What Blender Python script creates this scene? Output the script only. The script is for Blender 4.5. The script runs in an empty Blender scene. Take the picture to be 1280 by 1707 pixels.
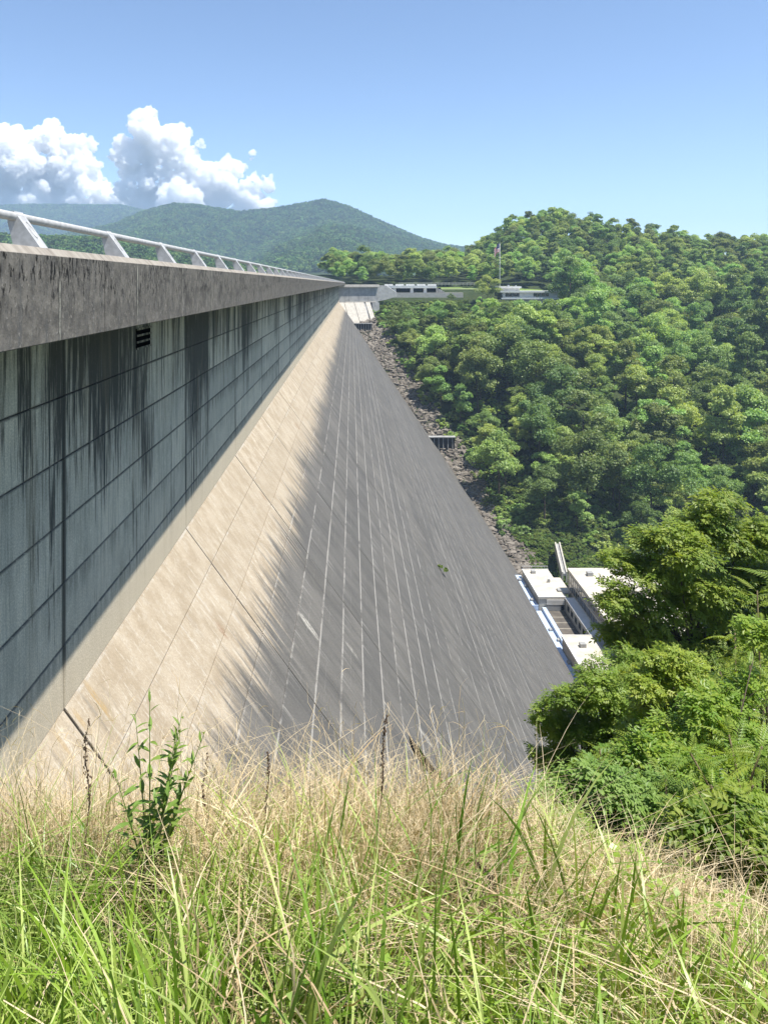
import bpy, bmesh, math
import numpy as np
from mathutils import Vector, Matrix

rng = np.random.default_rng(7)
SC = bpy.context.scene
COL = SC.collection
R = math.radians

# ------------------------------------------------------------------ camera
# metres; the camera is the origin, +Y runs along the dam's crest, +X is downstream, Z is up
F, U0, V0 = 1300.0, 586.0, 472.0          # focal length in photo pixels, vanishing point of the dam's axis
cam_d = bpy.data.cameras.new('camera')
cam_d.sensor_fit = 'HORIZONTAL'; cam_d.sensor_width = 36.0
cam_d.lens = 36.0 * F / 1280.0
cam_d.shift_x = (640.0 - U0) / 1280.0
cam_d.shift_y = -(853.5 - V0) / 1280.0
cam_d.clip_start = 0.05; cam_d.clip_end = 40000
cam = bpy.data.objects.new('camera', cam_d); COL.objects.link(cam)
cam.rotation_euler = (R(90), 0, 0)
SC.camera = cam

# ------------------------------------------------------------------ light
SUN = Vector((1.0, -0.36, 2.55)).normalized()
world = bpy.data.worlds.new('World'); SC.world = world; world.use_nodes = True
wn = world.node_tree.nodes; wl = world.node_tree.links
sky = wn.new('ShaderNodeTexSky'); sky.sky_type = 'NISHITA'; sky.sun_disc = False
sky.sun_elevation = math.asin(SUN.z)
sky.sun_rotation = math.atan2(SUN.x, SUN.y)
sky.altitude = 2600; sky.air_density = 1.0; sky.dust_density = 0.05; sky.ozone_density = 1.7
wl.new(sky.outputs[0], wn['Background'].inputs[0]); wn['Background'].inputs[1].default_value = 0.115
sun_d = bpy.data.lights.new('sun', 'SUN'); sun_d.energy = 4.8; sun_d.angle = R(0.53); sun_d.color = (1.0, 0.955, 0.88)
sun = bpy.data.objects.new('sun', sun_d); COL.objects.link(sun)
sun.rotation_euler = SUN.to_track_quat('Z', 'Y').to_euler()
SC.view_settings.view_transform = 'Standard'; SC.view_settings.look = 'None'
SC.view_settings.exposure = 0.86; SC.view_settings.gamma = 1.0; SC.view_settings.use_curve_mapping = False
SC.render.engine = 'CYCLES'
SC.cycles.use_denoising = True
SC.cycles.max_bounces = 24; SC.cycles.diffuse_bounces = 3; SC.cycles.glossy_bounces = 2
SC.cycles.transmission_bounces = 3; SC.cycles.volume_bounces = 24; SC.cycles.transparent_max_bounces = 4

# ------------------------------------------------------------------ helpers
def tag(o, label=None, cat=None, group=None, kind=None):
    if label: o['label'] = label
    if cat: o['category'] = cat
    if group: o['group'] = group
    if kind: o['kind'] = kind
    return o

def empty(name, loc=(0, 0, 0), rz=0.0):
    o = bpy.data.objects.new(name, None); COL.objects.link(o)
    o.location = loc; o.rotation_euler = (0, 0, rz); o.empty_display_size = 0.2
    return o

def mk_mesh(name, verts, face_arrays, smooth=False, tone=None):
    """verts (n,3); face_arrays: list of (m,k) integer arrays."""
    me = bpy.data.meshes.new(name)
    v = np.asarray(verts, dtype=np.float32).reshape(-1, 3)
    fa = [np.asarray(f, dtype=np.int32) for f in face_arrays if len(f)]
    loops = np.concatenate([f.reshape(-1) for f in fa])
    sizes = np.concatenate([np.full(len(f), f.shape[1], dtype=np.int32) for f in fa])
    starts = np.concatenate([[0], np.cumsum(sizes)[:-1]]).astype(np.int32)
    me.vertices.add(len(v)); me.vertices.foreach_set('co', v.ravel())
    me.loops.add(len(loops)); me.loops.foreach_set('vertex_index', loops)
    me.polygons.add(len(sizes)); me.polygons.foreach_set('loop_start', starts)
    me.polygons.foreach_set('loop_total', sizes)
    me.polygons.foreach_set('use_smooth', np.full(len(sizes), bool(smooth)))
    me.update(calc_edges=True)
    if tone is not None:
        a = me.attributes.new('tone', 'FLOAT', 'POINT'); a.data.foreach_set('value', np.asarray(tone, dtype=np.float32))
    return me

def obj(name, me, mat=None, parent=None, loc=(0, 0, 0), rot=(0, 0, 0), scale=(1, 1, 1)):
    o = bpy.data.objects.new(name, me); COL.objects.link(o)
    if mat is not None and len(me.materials) == 0: me.materials.append(mat)
    o.parent = parent; o.location = loc; o.rotation_euler = rot; o.scale = scale
    return o

class MB:
    """collects boxes, prisms and tubes into one mesh"""
    def __init__(s): s.v = []; s.q = []; s.t = []; s.n = 0
    def add(s, verts, quads=(), tris=()):
        s.v.append(np.asarray(verts, dtype=float).reshape(-1, 3))
        if len(quads): s.q.append(np.asarray(quads, dtype=int) + s.n)
        if len(tris): s.t.append(np.asarray(tris, dtype=int) + s.n)
        s.n += len(s.v[-1])
    def box(s, x0, x1, y0, y1, z0, z1):
        s.add([(x0,y0,z0),(x1,y0,z0),(x1,y1,z0),(x0,y1,z0),(x0,y0,z1),(x1,y0,z1),(x1,y1,z1),(x0,y1,z1)],
              [(0,3,2,1),(4,5,6,7),(0,1,5,4),(1,2,6,5),(2,3,7,6),(3,0,4,7)])
    def prism(s, poly, a, b, axis='y'):
        """convex polygon in the plane across axis, from a to b (counter-clockwise in (x,z) seen from -y)"""
        n = len(poly); vs = []
        for t in (a, b):
            for p in poly:
                vs.append((p[0], t, p[1]) if axis == 'y' else ((t, p[0], p[1]) if axis == 'x' else (p[0], p[1], t)))
        q = [(i, (i+1) % n, n+(i+1) % n, n+i) for i in range(n)]
        t_ = [(0, i+1, i) for i in range(1, n-1)] + [(n, n+i, n+i+1) for i in range(1, n-1)]
        s.add(vs, q, t_)
    def tube(s, pts, rad, n=8, cap=True):
        pts = [Vector(p) for p in pts]; m = len(pts)
        rad = [rad]*m if not hasattr(rad, '__len__') else rad
        vs = []; prev = None
        for i, p in enumerate(pts):
            d = (pts[min(i+1, m-1)] - pts[max(i-1, 0)]).normalized()
            a = prev if prev is not None else (Vector((0, 0, 1)) if abs(d.z) < .9 else Vector((1, 0, 0)))
            e1 = (a - d*a.dot(d)).normalized(); e2 = d.cross(e1); prev = e1
            for k in range(n):
                an = 2*math.pi*k/n
                vs.append(p + (e1*math.cos(an) + e2*math.sin(an))*rad[i])
        q = [(i*n+k, i*n+(k+1) % n, (i+1)*n+(k+1) % n, (i+1)*n+k) for i in range(m-1) for k in range(n)]
        t_ = []
        if cap:
            t_ = [(0, k+1, k) for k in range(1, n-1)] + [((m-1)*n, (m-1)*n+k, (m-1)*n+k+1) for k in range(1, n-1)]
        s.add([tuple(v) for v in vs], q, t_)
    def mesh(s, name, smooth=False):
        fa = []
        if s.q: fa.append(np.concatenate(s.q))
        if s.t: fa.append(np.concatenate(s.t))
        return mk_mesh(name, np.concatenate(s.v), fa, smooth)
    def build(s, name, mat, parent=None, smooth=False, **k):
        return obj(name, s.mesh(name, smooth), mat, parent, **k)

def hash3(i, j, k=0):
    h = (i.astype(np.int64)*374761393 + j.astype(np.int64)*668265263 + np.int64(k)*1274126177) & 0xffffffff
    h = ((h ^ (h >> 13)) * 1274126177) & 0xffffffff
    return ((h ^ (h >> 16)) & 0xffff) / 65535.0

def vnoise(x, y, seed=0):
    x = np.asarray(x, float); y = np.asarray(y, float)
    i = np.floor(x); j = np.floor(y); fx = x-i; fy = y-j
    fx = fx*fx*(3-2*fx); fy = fy*fy*(3-2*fy)
    a = hash3(i, j, seed); b = hash3(i+1, j, seed); c = hash3(i, j+1, seed); d = hash3(i+1, j+1, seed)
    return (a*(1-fx)+b*fx)*(1-fy) + (c*(1-fx)+d*fx)*fy

def fbm(x, y, seed=0, o=4):
    r = 0; a = .5
    for k in range(o):
        r = r + a*(vnoise(x, y, seed+k*17)-.5); x = np.asarray(x)*2.03; y = np.asarray(y)*2.03; a *= .5
    return r

def sstep(a, b, x):
    t = np.clip((np.asarray(x, float)-a)/(b-a), 0, 1); return t*t*(3-2*t)

def P(u, v, y):
    """photo pixel and distance along the dam -> a point in metres"""
    return ((u-U0)*y/F, y, (V0-v)*y/F)

# ------------------------------------------------------------------ materials
class NT:
    def __init__(s, name):
        s.m = bpy.data.materials.new(name); s.m.use_nodes = True
        s.t = s.m.node_tree; s.n = s.t.nodes; s.l = s.t.links
        s.b = s.n['Principled BSDF']; s.out = s.n['Material Output']
    def new(s, t, **k):
        x = s.n.new(t)
        for a, b in k.items(): setattr(x, a, b)
        return x
    def put(s, sock, val):
        if hasattr(val, 'is_output') or isinstance(val, bpy.types.NodeSocket): s.l.new(val, sock)
        elif isinstance(val, (tuple, list)) and len(val) == 3 and sock.type == 'RGBA': sock.default_value = (*val, 1)
        else: sock.default_value = val
    def math(s, op, a, b=0.0, c=0.0, clamp=False):
        x = s.new('ShaderNodeMath', operation=op, use_clamp=clamp)
        s.put(x.inputs[0], a); s.put(x.inputs[1], b); s.put(x.inputs[2], c); return x.outputs[0]
    def mix(s, f, a, b):
        x = s.new('ShaderNodeMix', data_type='RGBA'); s.put(x.inputs[0], f); s.put(x.inputs[6], a); s.put(x.inputs[7], b)
        return x.outputs[2]
    def ramp(s, v, a, b, lo=0.0, hi=1.0):
        x = s.new('ShaderNodeMapRange', interpolation_type='SMOOTHSTEP')
        s.put(x.inputs[0], v); s.put(x.inputs[1], a); s.put(x.inputs[2], b); s.put(x.inputs[3], lo); s.put(x.inputs[4], hi)
        return x.outputs[0]
    def pos(s):
        g = s.new('ShaderNodeNewGeometry'); x = s.new('ShaderNodeSeparateXYZ'); s.l.new(g.outputs['Position'], x.inputs[0])
        return x.outputs[0], x.outputs[1], x.outputs[2]
    def vec(s, x, y, z=0.0):
        c = s.new('ShaderNodeCombineXYZ'); s.put(c.inputs[0], x); s.put(c.inputs[1], y); s.put(c.inputs[2], z); return c.outputs[0]
    def noise(s, vec=None, scale=5.0, detail=4.0, rough=.55, color=False):
        x = s.new('ShaderNodeTexNoise'); x.inputs['Scale'].default_value = scale
        x.inputs['Detail'].default_value = detail; x.inputs['Roughness'].default_value = rough
        if vec is not None: s.l.new(vec, x.inputs['Vector'])
        return x.outputs[1 if color else 0]
    def white(s, vec):
        x = s.new('ShaderNodeTexWhiteNoise'); s.l.new(vec, x.inputs['Vector']); return x.outputs[0]
    def objc(s):
        return s.new('ShaderNodeTexCoord').outputs['Object']
    def geo(s):
        return s.new('ShaderNodeNewGeometry').outputs['Position']
    def bump(s, h, strength=.3, dist=.02):
        x = s.new('ShaderNodeBump'); x.inputs['Strength'].default_value = strength; x.inputs['Distance'].default_value = dist
        s.l.new(h, x.inputs['Height']); s.l.new(x.outputs[0], s.b.inputs['Normal'])
    def fin(s, col, rough=.8, spec=.3, metal=0.0):
        s.put(s.b.inputs['Base Color'], col); s.put(s.b.inputs['Roughness'], rough)
        s.b.inputs['Specular IOR Level'].default_value = spec; s.b.inputs['Metallic'].default_value = metal
        return s.m

def simple(name, col, col2=None, scale=3.0, rough=.8, spec=.3, metal=0.0, bump=0.0):
    t = NT(name); v = t.geo(); n = t.noise(v, scale, 5)
    c = t.mix(t.ramp(n, .3, .7), col, col2 or tuple(x*.75 for x in col))
    if bump: t.bump(n, bump, .02)
    return t.fin(c, rough, spec, metal)

WX, BRK, SL, TX, TZ = -7.6, -11.26, 1.358, 55.0, -96.4      # wall plane, break level, face slope, toe
PX = -3.92                                                   # parapet face
J0, JS, YEND = 20.6, 15.2, 470.4                              # monolith joints, dam's bend
WL0, WLS, FLS = -2.98, 1.65, 1.6                              # lift joints on the wall and on the face

def mat_wall():
    t = NT('weathered wall concrete'); x, y, z = t.pos()
    n1 = t.noise(t.vec(y, z), .35, 5); n2 = t.noise(t.vec(t.math('MULTIPLY', y, 1.0), z), 3.0, 6, .65)
    cell = t.white(t.vec(t.math('FLOOR', t.math('DIVIDE', t.math('SUBTRACT', y, J0), JS)),
                         t.math('FLOOR', t.math('DIVIDE', t.math('SUBTRACT', z, WL0), WLS))))
    base = t.mix(t.ramp(n1, .35, .65), (.86, .76, .58), (.70, .635, .49))
    base = t.mix(t.ramp(n2, .45, .75), base, (.90, .82, .65))
    fs = t.noise(t.vec(t.math('MULTIPLY', y, 4.5), t.math('MULTIPLY', z, .22), 6.0), 1.0, 5, .7)
    base = t.mix(t.ramp(fs, .46, .60, .0, .45), base, (.42, .385, .30))
    base = t.mix(t.math('MULTIPLY', cell, .45), base, (.33, .325, .28))
    # broad curtains and fine runs of black growth, thickest under the parapet
    curt = t.noise(t.vec(t.math('MULTIPLY', y, .55), t.math('MULTIPLY', z, .05)), 1.0, 3, .6)
    run = t.noise(t.vec(t.math('MULTIPLY', y, 4.4), t.math('MULTIPLY', z, .2)), 1.0, 6, .75)
    fine = t.noise(t.vec(t.math('MULTIPLY', y, 11.0), t.math('MULTIPLY', z, .55)), 1.0, 4, .7)
    dep = t.math('ADD', t.ramp(z, -8.5, -1.6, -.035, .10), t.math('MULTIPLY', t.math('SUBTRACT', t.noise(t.vec(t.math('MULTIPLY', y, .11), t.math('MULTIPLY', z, .08), 21.0), 1.0, 2), .5), .34))
    f = t.math('ADD', t.math('ADD', t.math('MULTIPLY', run, .55), t.math('MULTIPLY', fine, .25)), t.math('MULTIPLY', curt, .40))
    f = t.math('ADD', f, dep)
    m1 = t.ramp(f, .615, .715)
    # runs that start at each lift joint
    zf = t.math('FRACT', t.math('DIVIDE', t.math('SUBTRACT', z, WL0), WLS))
    jm = t.math('MULTIPLY', t.math('MULTIPLY', t.ramp(zf, .45, 1.0), t.ramp(cell, .15, .7, .25, 1.0)), t.ramp(t.math('ADD', run, t.math('MULTIPLY', fine, .4)), .64, .75))
    lj = t.math('MAXIMUM', t.ramp(zf, .945, .985), t.ramp(zf, .045, .008))
    lj = t.math('MULTIPLY', lj, t.ramp(n2, .3, .5))
    yf = t.math('FRACT', t.math('DIVIDE', t.math('SUBTRACT', y, J0), JS))
    vj = t.math('MAXIMUM', t.ramp(yf, .014, .007), t.ramp(yf, .985, .993))
    dark = t.math('MAXIMUM', t.math('MAXIMUM', m1, t.math('MULTIPLY', jm, .8)), t.math('MAXIMUM', t.math('MULTIPLY', lj, .7), t.math('MULTIPLY', vj, .92)))
    dark = t.math('MULTIPLY', dark, t.ramp(t.math('ADD', z, t.math('MULTIPLY', run, 2.0)), -10.6, -8.6, .15, .95))
    c = t.mix(dark, base, (.045, .044, .040))
    lime = t.math('MULTIPLY', t.ramp(t.noise(t.vec(t.math('MULTIPLY', y, 5.0), t.math('MULTIPLY', z, .3), 4.0), 1.0, 4, .7), .66, .74), .55)
    c = t.mix(lime, c, (.50, .50, .46))
    warm = t.ramp(t.noise(t.vec(t.math('MULTIPLY', y, .9), t.math('MULTIPLY', z, .12), 9.0), 1.0, 3), .55, .72, 0, .4)
    c = t.mix(warm, c, (.30, .24, .15))
    # sunlit strip at the foot of the wall, painted into the colour as pale tan
    c = t.mix(t.math('MULTIPLY', t.ramp(z, -9.7, -10.5), .8), c, (.58, .495, .365))
    gr_ = t.noise(t.vec(y, z), 22.0, 6, .75)
    c = t.mix(t.ramp(gr_, .42, .62, .35, 0), c, (.10, .098, .085))
    c = t.mix(t.ramp(gr_, .58, .70, 0, .35), c, (.75, .71, .60))
    t.bump(n2, .35, .03)
    return t.fin(c, .88, .2)

def mat_face():
    t = NT('stained face concrete'); x, y, z = t.pos()
    s = t.math('SUBTRACT', x, WX)
    pn = t.noise(t.vec(y, s), .9, 6, .62); pf = t.noise(t.vec(y, s), 6.0, 5, .65)
    big = t.noise(t.vec(y, s), .12, 3)
    lift = t.math('DIVIDE', t.math('SUBTRACT', z, BRK), -FLS)
    lift = t.math('ADD', lift, t.math('MULTIPLY', t.math('SUBTRACT', t.noise(t.vec(t.math('MULTIPLY', y, 1.4), t.math('MULTIPLY', s, .3), 31.0), 1.0, 5, .75), .5), .045))
    lf = t.math('FRACT', lift); li = t.math('FLOOR', lift)
    mono = t.math('DIVIDE', t.math('SUBTRACT', y, J0), JS); mf = t.math('FRACT', mono); mi = t.math('FLOOR', mono)
    cell = t.white(t.vec(mi, li))
    st = t.noise(t.vec(t.math('MULTIPLY', y, 2.3), t.math('MULTIPLY', s, .22)), 1.0, 5, .7)
    st2 = t.noise(t.vec(t.math('MULTIPLY', y, 7.0), t.math('MULTIPLY', s, .5), 3.0), 1.0, 4, .7)
    tan = t.mix(t.ramp(pn, .38, .62), (.315, .255, .178), (.44, .375, .285))
    tan = t.mix(t.ramp(t.noise(t.vec(y, s), 2.2, 7, .75), .52, .62, 0, .5), tan, (.52, .475, .40))
    tan = t.mix(t.ramp(t.noise(t.vec(y, s, 5.0), 14.0, 5, .75), .55, .68, 0, .45), tan, (.30, .25, .185))
    tan = t.mix(t.math('MULTIPLY', t.ramp(t.noise(t.vec(t.math('MULTIPLY', y, 5.0), t.math('MULTIPLY', s, 1.5), 14.0), 1.0, 8, .78), .54, .60), .55), tan, (.60, .56, .48))
    tan = t.mix(t.ramp(st2, .58, .75, 0, .35), tan, (.30, .235, .16))
    tan = t.mix(t.math('MULTIPLY', cell, .55), tan, (.33, .275, .20))
    grey = t.mix(t.ramp(big, .35, .7), (.110, .103, .092), (.145, .136, .122))
    grey = t.mix(t.ramp(st, .40, .62, 0, .75), grey, (.070, .069, .066))
    grey = t.mix(t.ramp(st2, .55, .72, 0, .5), grey, (.185, .18, .172))
    grey = t.mix(t.ramp(pf, .5, .8, 0, .35), grey, (.21, .205, .195))
    blot = t.noise(t.vec(t.math('MULTIPLY', y, .5), t.math('MULTIPLY', s, .3), 12.0), 1.0, 7, .7)
    grey = t.mix(t.ramp(blot, .40, .60, 0, .55), grey, (.19, .178, .16))
    grey = t.mix(t.math('MULTIPLY', cell, .5), grey, (.085, .083, .08))
    edge = t.math('ADD', s, t.math('ADD', t.math('MULTIPLY', t.math('SUBTRACT', st, .5), 5.5),
                                   t.math('ADD', t.math('MULTIPLY', t.math('SUBTRACT', st2, .5), 2.2), t.math('MULTIPLY', t.math('SUBTRACT', big, .5), 2.0))))
    dm = t.ramp(edge, 2.7, 4.1)
    c = t.mix(dm, tan, grey)
    # lime that weeps out of the lift joints and runs down the face
    jn = t.noise(t.vec(t.math('MULTIPLY', y, .16), li), 1.0, 4, .75)
    jw = t.math('MULTIPLY', t.noise(t.vec(t.math('MULTIPLY', y, .5), li, 2.0), 1.0, 4, .8), .07)
    jline = t.math('MAXIMUM', t.ramp(lf, .965, .985), t.ramp(t.math('SUBTRACT', lf, jw), .03, .0))
    lw = t.white(t.vec(li, 3.3)); jn2 = t.math('ADD', jn, t.math('MULTIPLY', t.math('SUBTRACT', lw, .5), .22))
    jl = t.math('MULTIPLY', jline, t.ramp(t.math('ADD', jn2, t.math('MULTIPLY', t.noise(t.vec(y, s), 1.6, 4, .8), .45)), .69, .83))
    lf2 = t.math('FRACT', t.math('ADD', lift, t.math('ADD', .37, t.math('MULTIPLY', lw, .3))))
    hair = t.math('MULTIPLY', t.ramp(lf2, .018, .004), t.ramp(t.noise(t.vec(t.math('MULTIPLY', y, .22), li, 8.0), 1.0, 4, .8), .46, .60, 0, .7))
    jl = t.math('MAXIMUM', jl, hair)
    drip = t.math('MULTIPLY', t.ramp(t.noise(t.vec(t.math('MULTIPLY', y, 2.2), t.math('MULTIPLY', li, 3.7), t.math('MULTIPLY', s, .05)), 1.0, 5, .75), .59, .63),
                  t.ramp(t.math('ADD', lf, t.math('MULTIPLY', st2, .5)), .95, .25))
    longr = t.ramp(t.noise(t.vec(t.math('MULTIPLY', y, 1.1), t.math('MULTIPLY', s, .07), 7.0), 1.0, 5, .75), .62, .72, 0, .4)
    mj = t.math('MULTIPLY', t.math('MAXIMUM', t.ramp(mf, .008, .003), t.ramp(mf, .992, .997)), t.ramp(jn, .42, .6))
    wh = t.math('MAXIMUM', t.math('MAXIMUM', t.math('MULTIPLY', jl, .95), t.math('MULTIPLY', drip, .75)), t.math('MAXIMUM', longr, t.math('MULTIPLY', mj, .5)))
    c = t.mix(t.math('MULTIPLY', wh, t.ramp(dm, 0, 1, .5, .52)), c, (.50, .48, .44))
    tj = t.math('MAXIMUM', t.ramp(mf, .0055, .0035), t.ramp(mf, .9945, .9965))
    c = t.mix(t.math('MULTIPLY', tj, t.ramp(pf, .3, .5, .35, .9)), c, (.05, .045, .04))
    # stains of their own shape: lime, rust and dirt
    def spot(y0, s0, ry, rs, lo=.7, hi=1.0):
        dy = t.math('DIVIDE', t.math('SUBTRACT', t.math('ADD', y, t.math('MULTIPLY', t.math('SUBTRACT', st2, .5), ry*1.2)), y0), ry)
        ds = t.math('DIVIDE', t.math('SUBTRACT', s, s0), rs)
        # a run: narrow at the top, fading downhill
        run_ = t.math('ADD', t.math('MULTIPLY', dy, dy), t.math('MULTIPLY', ds, ds))
        return t.math('MULTIPLY', t.math('MULTIPLY', t.ramp(run_, 1.0, .1), t.ramp(t.math('ADD', t.math('MULTIPLY', st2, .6), t.math('MULTIPLY', pf, .4)), .40, .56)), lo)
    for (y0, s0, ry, rs, a_) in ((42.0, 5.3, .45, .7, .7), (45.9, 7.6, .3, .5, .5), (47.6, 12.2, .4, .7, .5)):
        c = t.mix(spot(y0, s0, ry, rs, a_), c, (.60, .57, .50))
    for (y0, s0, ry, rs, a_) in ((22.1, .45, .18, .5, .7), (20.9, .35, .12, .35, .6), (19.7, .3, .14, .35, .5)):
        c = t.mix(spot(y0, s0, ry, rs, a_), c, (.36, .24, .09))
    for (y0, s0, ry, rs, a_) in ((21.6, .5, .14, .55, .6), (22.7, .7, .12, .6, .5), (20.3, .5, .12, .5, .6), (19.2, .6, .15, .6, .6)):
        c = t.mix(spot(y0, s0, ry, rs, a_), c, (.17, .15, .12))
    for (y0, s0, ry, rs, a_) in ((32.2, 2.25, .35, .35, .7), (50.6, 1.9, .35, .3, .6), (77.7, 2.2, .5, .35, .7)):
        c = t.mix(spot(y0, s0, ry, rs, a_), c, (.22, .125, .065))
    gr_ = t.noise(t.vec(y, s, 40.0), 16.0, 7, .78)
    c = t.mix(t.ramp(gr_, .40, .58, .35, 0), c, t.mix(dm, (.21, .165, .115), (.05, .049, .047)))
    c = t.mix(t.ramp(gr_, .56, .68, 0, .35), c, t.mix(dm, (.60, .56, .48), (.25, .245, .235)))
    t.bump(pf, .3, .02)
    return t.fin(c, .85, .22)

def mat_parapet():
    t = NT('lichen-stained parapet concrete'); x, y, z = t.pos()
    n = t.noise(t.vec(y, z, x), 4.0, 7, .7); n1 = t.noise(t.vec(y, z, x), 14.0, 5, .7)
    run = t.noise(t.vec(t.math('MULTIPLY', y, 6.0), t.math('MULTIPLY', z, .5)), 1.0, 5, .7)
    c = t.mix(t.ramp(n, .3, .7), (.19, .173, .148), (.088, .081, .072))
    c = t.mix(t.ramp(run, .50, .66, 0, .7), c, (.10, .098, .094))
    c = t.mix(t.ramp(n1, .58, .66, 0, .65), c, (.31, .285, .245))
    c = t.mix(t.ramp(t.noise(t.vec(y, z, x), 1.3, 6, .75), .52, .66, 0, .75), c, (.07, .064, .056))
    wr = t.noise(t.vec(t.math('MULTIPLY', y, 9.0), t.math('MULTIPLY', z, .9), 5.0), 1.0, 4, .7)
    c = t.mix(t.math('MULTIPLY', t.ramp(wr, .64, .72), t.ramp(z, .3, -.7, .15, .8)), c, (.47, .46, .43))
    # black lichen tufts hanging below the coping
    tf = t.noise(t.vec(t.math('MULTIPLY', y, 13.0), t.math('MULTIPLY', z, 4.0), 2.0), 1.0, 5, .75)
    cl = t.noise(t.vec(t.math('MULTIPLY', y, .8), z, 11.0), 1.0, 3)
    k = t.math('ADD', tf, t.math('MULTIPLY', t.math('SUBTRACT', cl, .5), .35))
    k = t.math('MULTIPLY', t.ramp(k, .55, .585), t.ramp(z, -.6, -.05))
    c = t.mix(k, c, (.014, .013, .012))
    # top splay: paler, brownish
    c = t.mix(t.ramp(z, .355, .37, 0, .8), c, t.mix(t.ramp(run, .35, .7), (.38, .345, .295), (.24, .21, .175)))
    pf_ = t.math('FRACT', t.math('DIVIDE', t.math('SUBTRACT', y, 10.45), 3.81))
    pj_ = t.math('MULTIPLY', t.math('MAXIMUM', t.ramp(pf_, .05, .0), t.ramp(pf_, .97, 1.0)), t.ramp(t.math('ADD', run, t.math('MULTIPLY', n, .4)), .6, .78, 0, .85))
    c = t.mix(pj_, c, (.06, .058, .052))
    pw = t.math('MULTIPLY', t.ramp(t.math('ABSOLUTE', t.math('SUBTRACT', pf_, .01)), .012, .002), t.ramp(n, .40, .62, 0, .8))
    c = t.mix(pw, c, (.42, .40, .33))
    t.bump(n1, .5, .02)
    return t.fin(c, .9, .2)

def leaf_mat(name, c1, c2, c3, trans=.35, nscale=.35, rough=.5, hue=.5, val=None):
    """leaf colour varies from leaf to leaf, clump to clump and plant to plant; light comes through the blades"""
    t = NT(name)
    at = t.new('ShaderNodeAttribute', attribute_name='tone')
    oi = t.new('ShaderNodeObjectInfo')
    n = t.noise(t.geo(), nscale, 3)
    c = t.mix(t.ramp(n, .35, .65), c1, c2)
    c = t.mix(t.math('MULTIPLY', at.outputs['Fac'], .6), c, c3)
    hs = t.new('ShaderNodeHueSaturation')
    t.l.new(c, hs.inputs['Color'])
    t.put(hs.inputs['Hue'], t.ramp(oi.outputs['Random'], 0, 1, .5-.035*hue, .5+.03*hue))
    wn_ = t.new('ShaderNodeTexWhiteNoise', noise_dimensions='1D'); t.l.new(oi.outputs['Random'], wn_.inputs['W'])
    t.put(hs.inputs['Value'], t.ramp(wn_.outputs[0], 0, 1, 1-.35*(hue if val is None else val), 1+.35*(hue if val is None else val)))
    t.put(hs.inputs['Saturation'], 1.04)
    t.fin(hs.outputs[0], rough, .35)
    tr = t.new('ShaderNodeBsdfTranslucent')
    g = t.new('ShaderNodeMix', data_type='RGBA', blend_type='MULTIPLY'); g.inputs[0].default_value = 1
    t.l.new(hs.outputs[0], g.inputs[6]); g.inputs[7].default_value = (1.7, 1.6, .7, 1)
    t.l.new(g.outputs[2], tr.inputs[0])
    ms = t.new('ShaderNodeMixShader'); ms.inputs[0].default_value = trans
    t.l.new(t.b.outputs[0], ms.inputs[1]); t.l.new(tr.outputs[0], ms.inputs[2]); t.l.new(ms.outputs[0], t.out.inputs[0])
    return t.m

M = {}
M['wall'] = mat_wall(); M['face'] = mat_face(); M['parapet'] = mat_parapet()
M['core'] = simple('dark joint filler', (.03, .03, .03), rough=.95)
M['opening_shade'] = simple('painted opening shade', (.006, .006, .007), rough=1.0, spec=0)  # near-black colour stands in for the shade inside openings
M['rail'] = simple('dull aluminium', (.47, .47, .465), (.35, .35, .345), 9.0, .5, .4, .0)
M['conc'] = simple('pale concrete', (.50, .47, .41), (.40, .375, .33), .6, .85, .2, 0, .2)
M['conc_grey'] = simple('grey concrete', (.36, .36, .35), (.25, .25, .245), .4, .88, .2, 0, .2)
M['white'] = simple('white painted concrete', (.74, .73, .70), (.64, .62, .58), .3, .7, .3)
M['roof'] = simple('pale gravel roof', (.62, .57, .47), (.44, .40, .33), .35, .9, .2)
M['membrane'] = simple('pale blue roof membrane', (.50, .60, .76), (.42, .52, .68), .7, .5, .4)
M['deck'] = simple('dark terrace paving', (.13, .115, .095), (.085, .075, .065), .5, .9, .2)
M['glass'] = simple('dark window glass', (.02, .024, .03), rough=.08, spec=.8)
M['asphalt'] = simple('asphalt', (.09, .088, .085), (.065, .065, .063), .3, .92, .2)
M['bark'] = simple('bark', (.12, .095, .07), (.07, .055, .045), 4.0, .95, .1, 0, .4)
M['stem'] = simple('green brown stem', (.16, .13, .07), (.12, .09, .05), 9.0, .8)
M['steel'] = simple('galvanised steel', (.45, .46, .47), (.34, .35, .36), 2.0, .5, .5, .5)
M['flagpole'] = simple('white flagpole paint', (.72, .72, .70), rough=.4, spec=.4)
M['leafA'] = leaf_mat('forest leaves', (.13, .22, .062), (.225, .33, .092), (.40, .48, .18), .34, .10, .5, .75, 1.1)
M['leafB'] = leaf_mat('mountain leaves', (.045, .105, .026), (.12, .21, .048), (.22, .31, .09), .0, .012, .8, .6, 1.2)
M['leafV'] = leaf_mat('vine leaves', (.10, .17, .035), (.15, .22, .05), (.19, .25, .07), .3, .3)
M['leafN'] = leaf_mat('near tree leaves', (.12, .205, .036), (.205, .30, .05), (.38, .43, .095), .42, .5, .45, .15)
M['leafS'] = leaf_mat('sumac leaves', (.14, .235, .040), (.22, .315, .05), (.42, .45, .085), .42, .9, .42, .4)
M['leafW'] = leaf_mat('weed leaves', (.13, .215, .045), (.18, .275, .055), (.28, .36, .11), .3, 3.0, .5, .2)
M['grass'] = leaf_mat('green grass blades', (.095, .19, .020), (.22, .335, .040), (.62, .65, .26), .20, 1.4, .38, 0)
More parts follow.
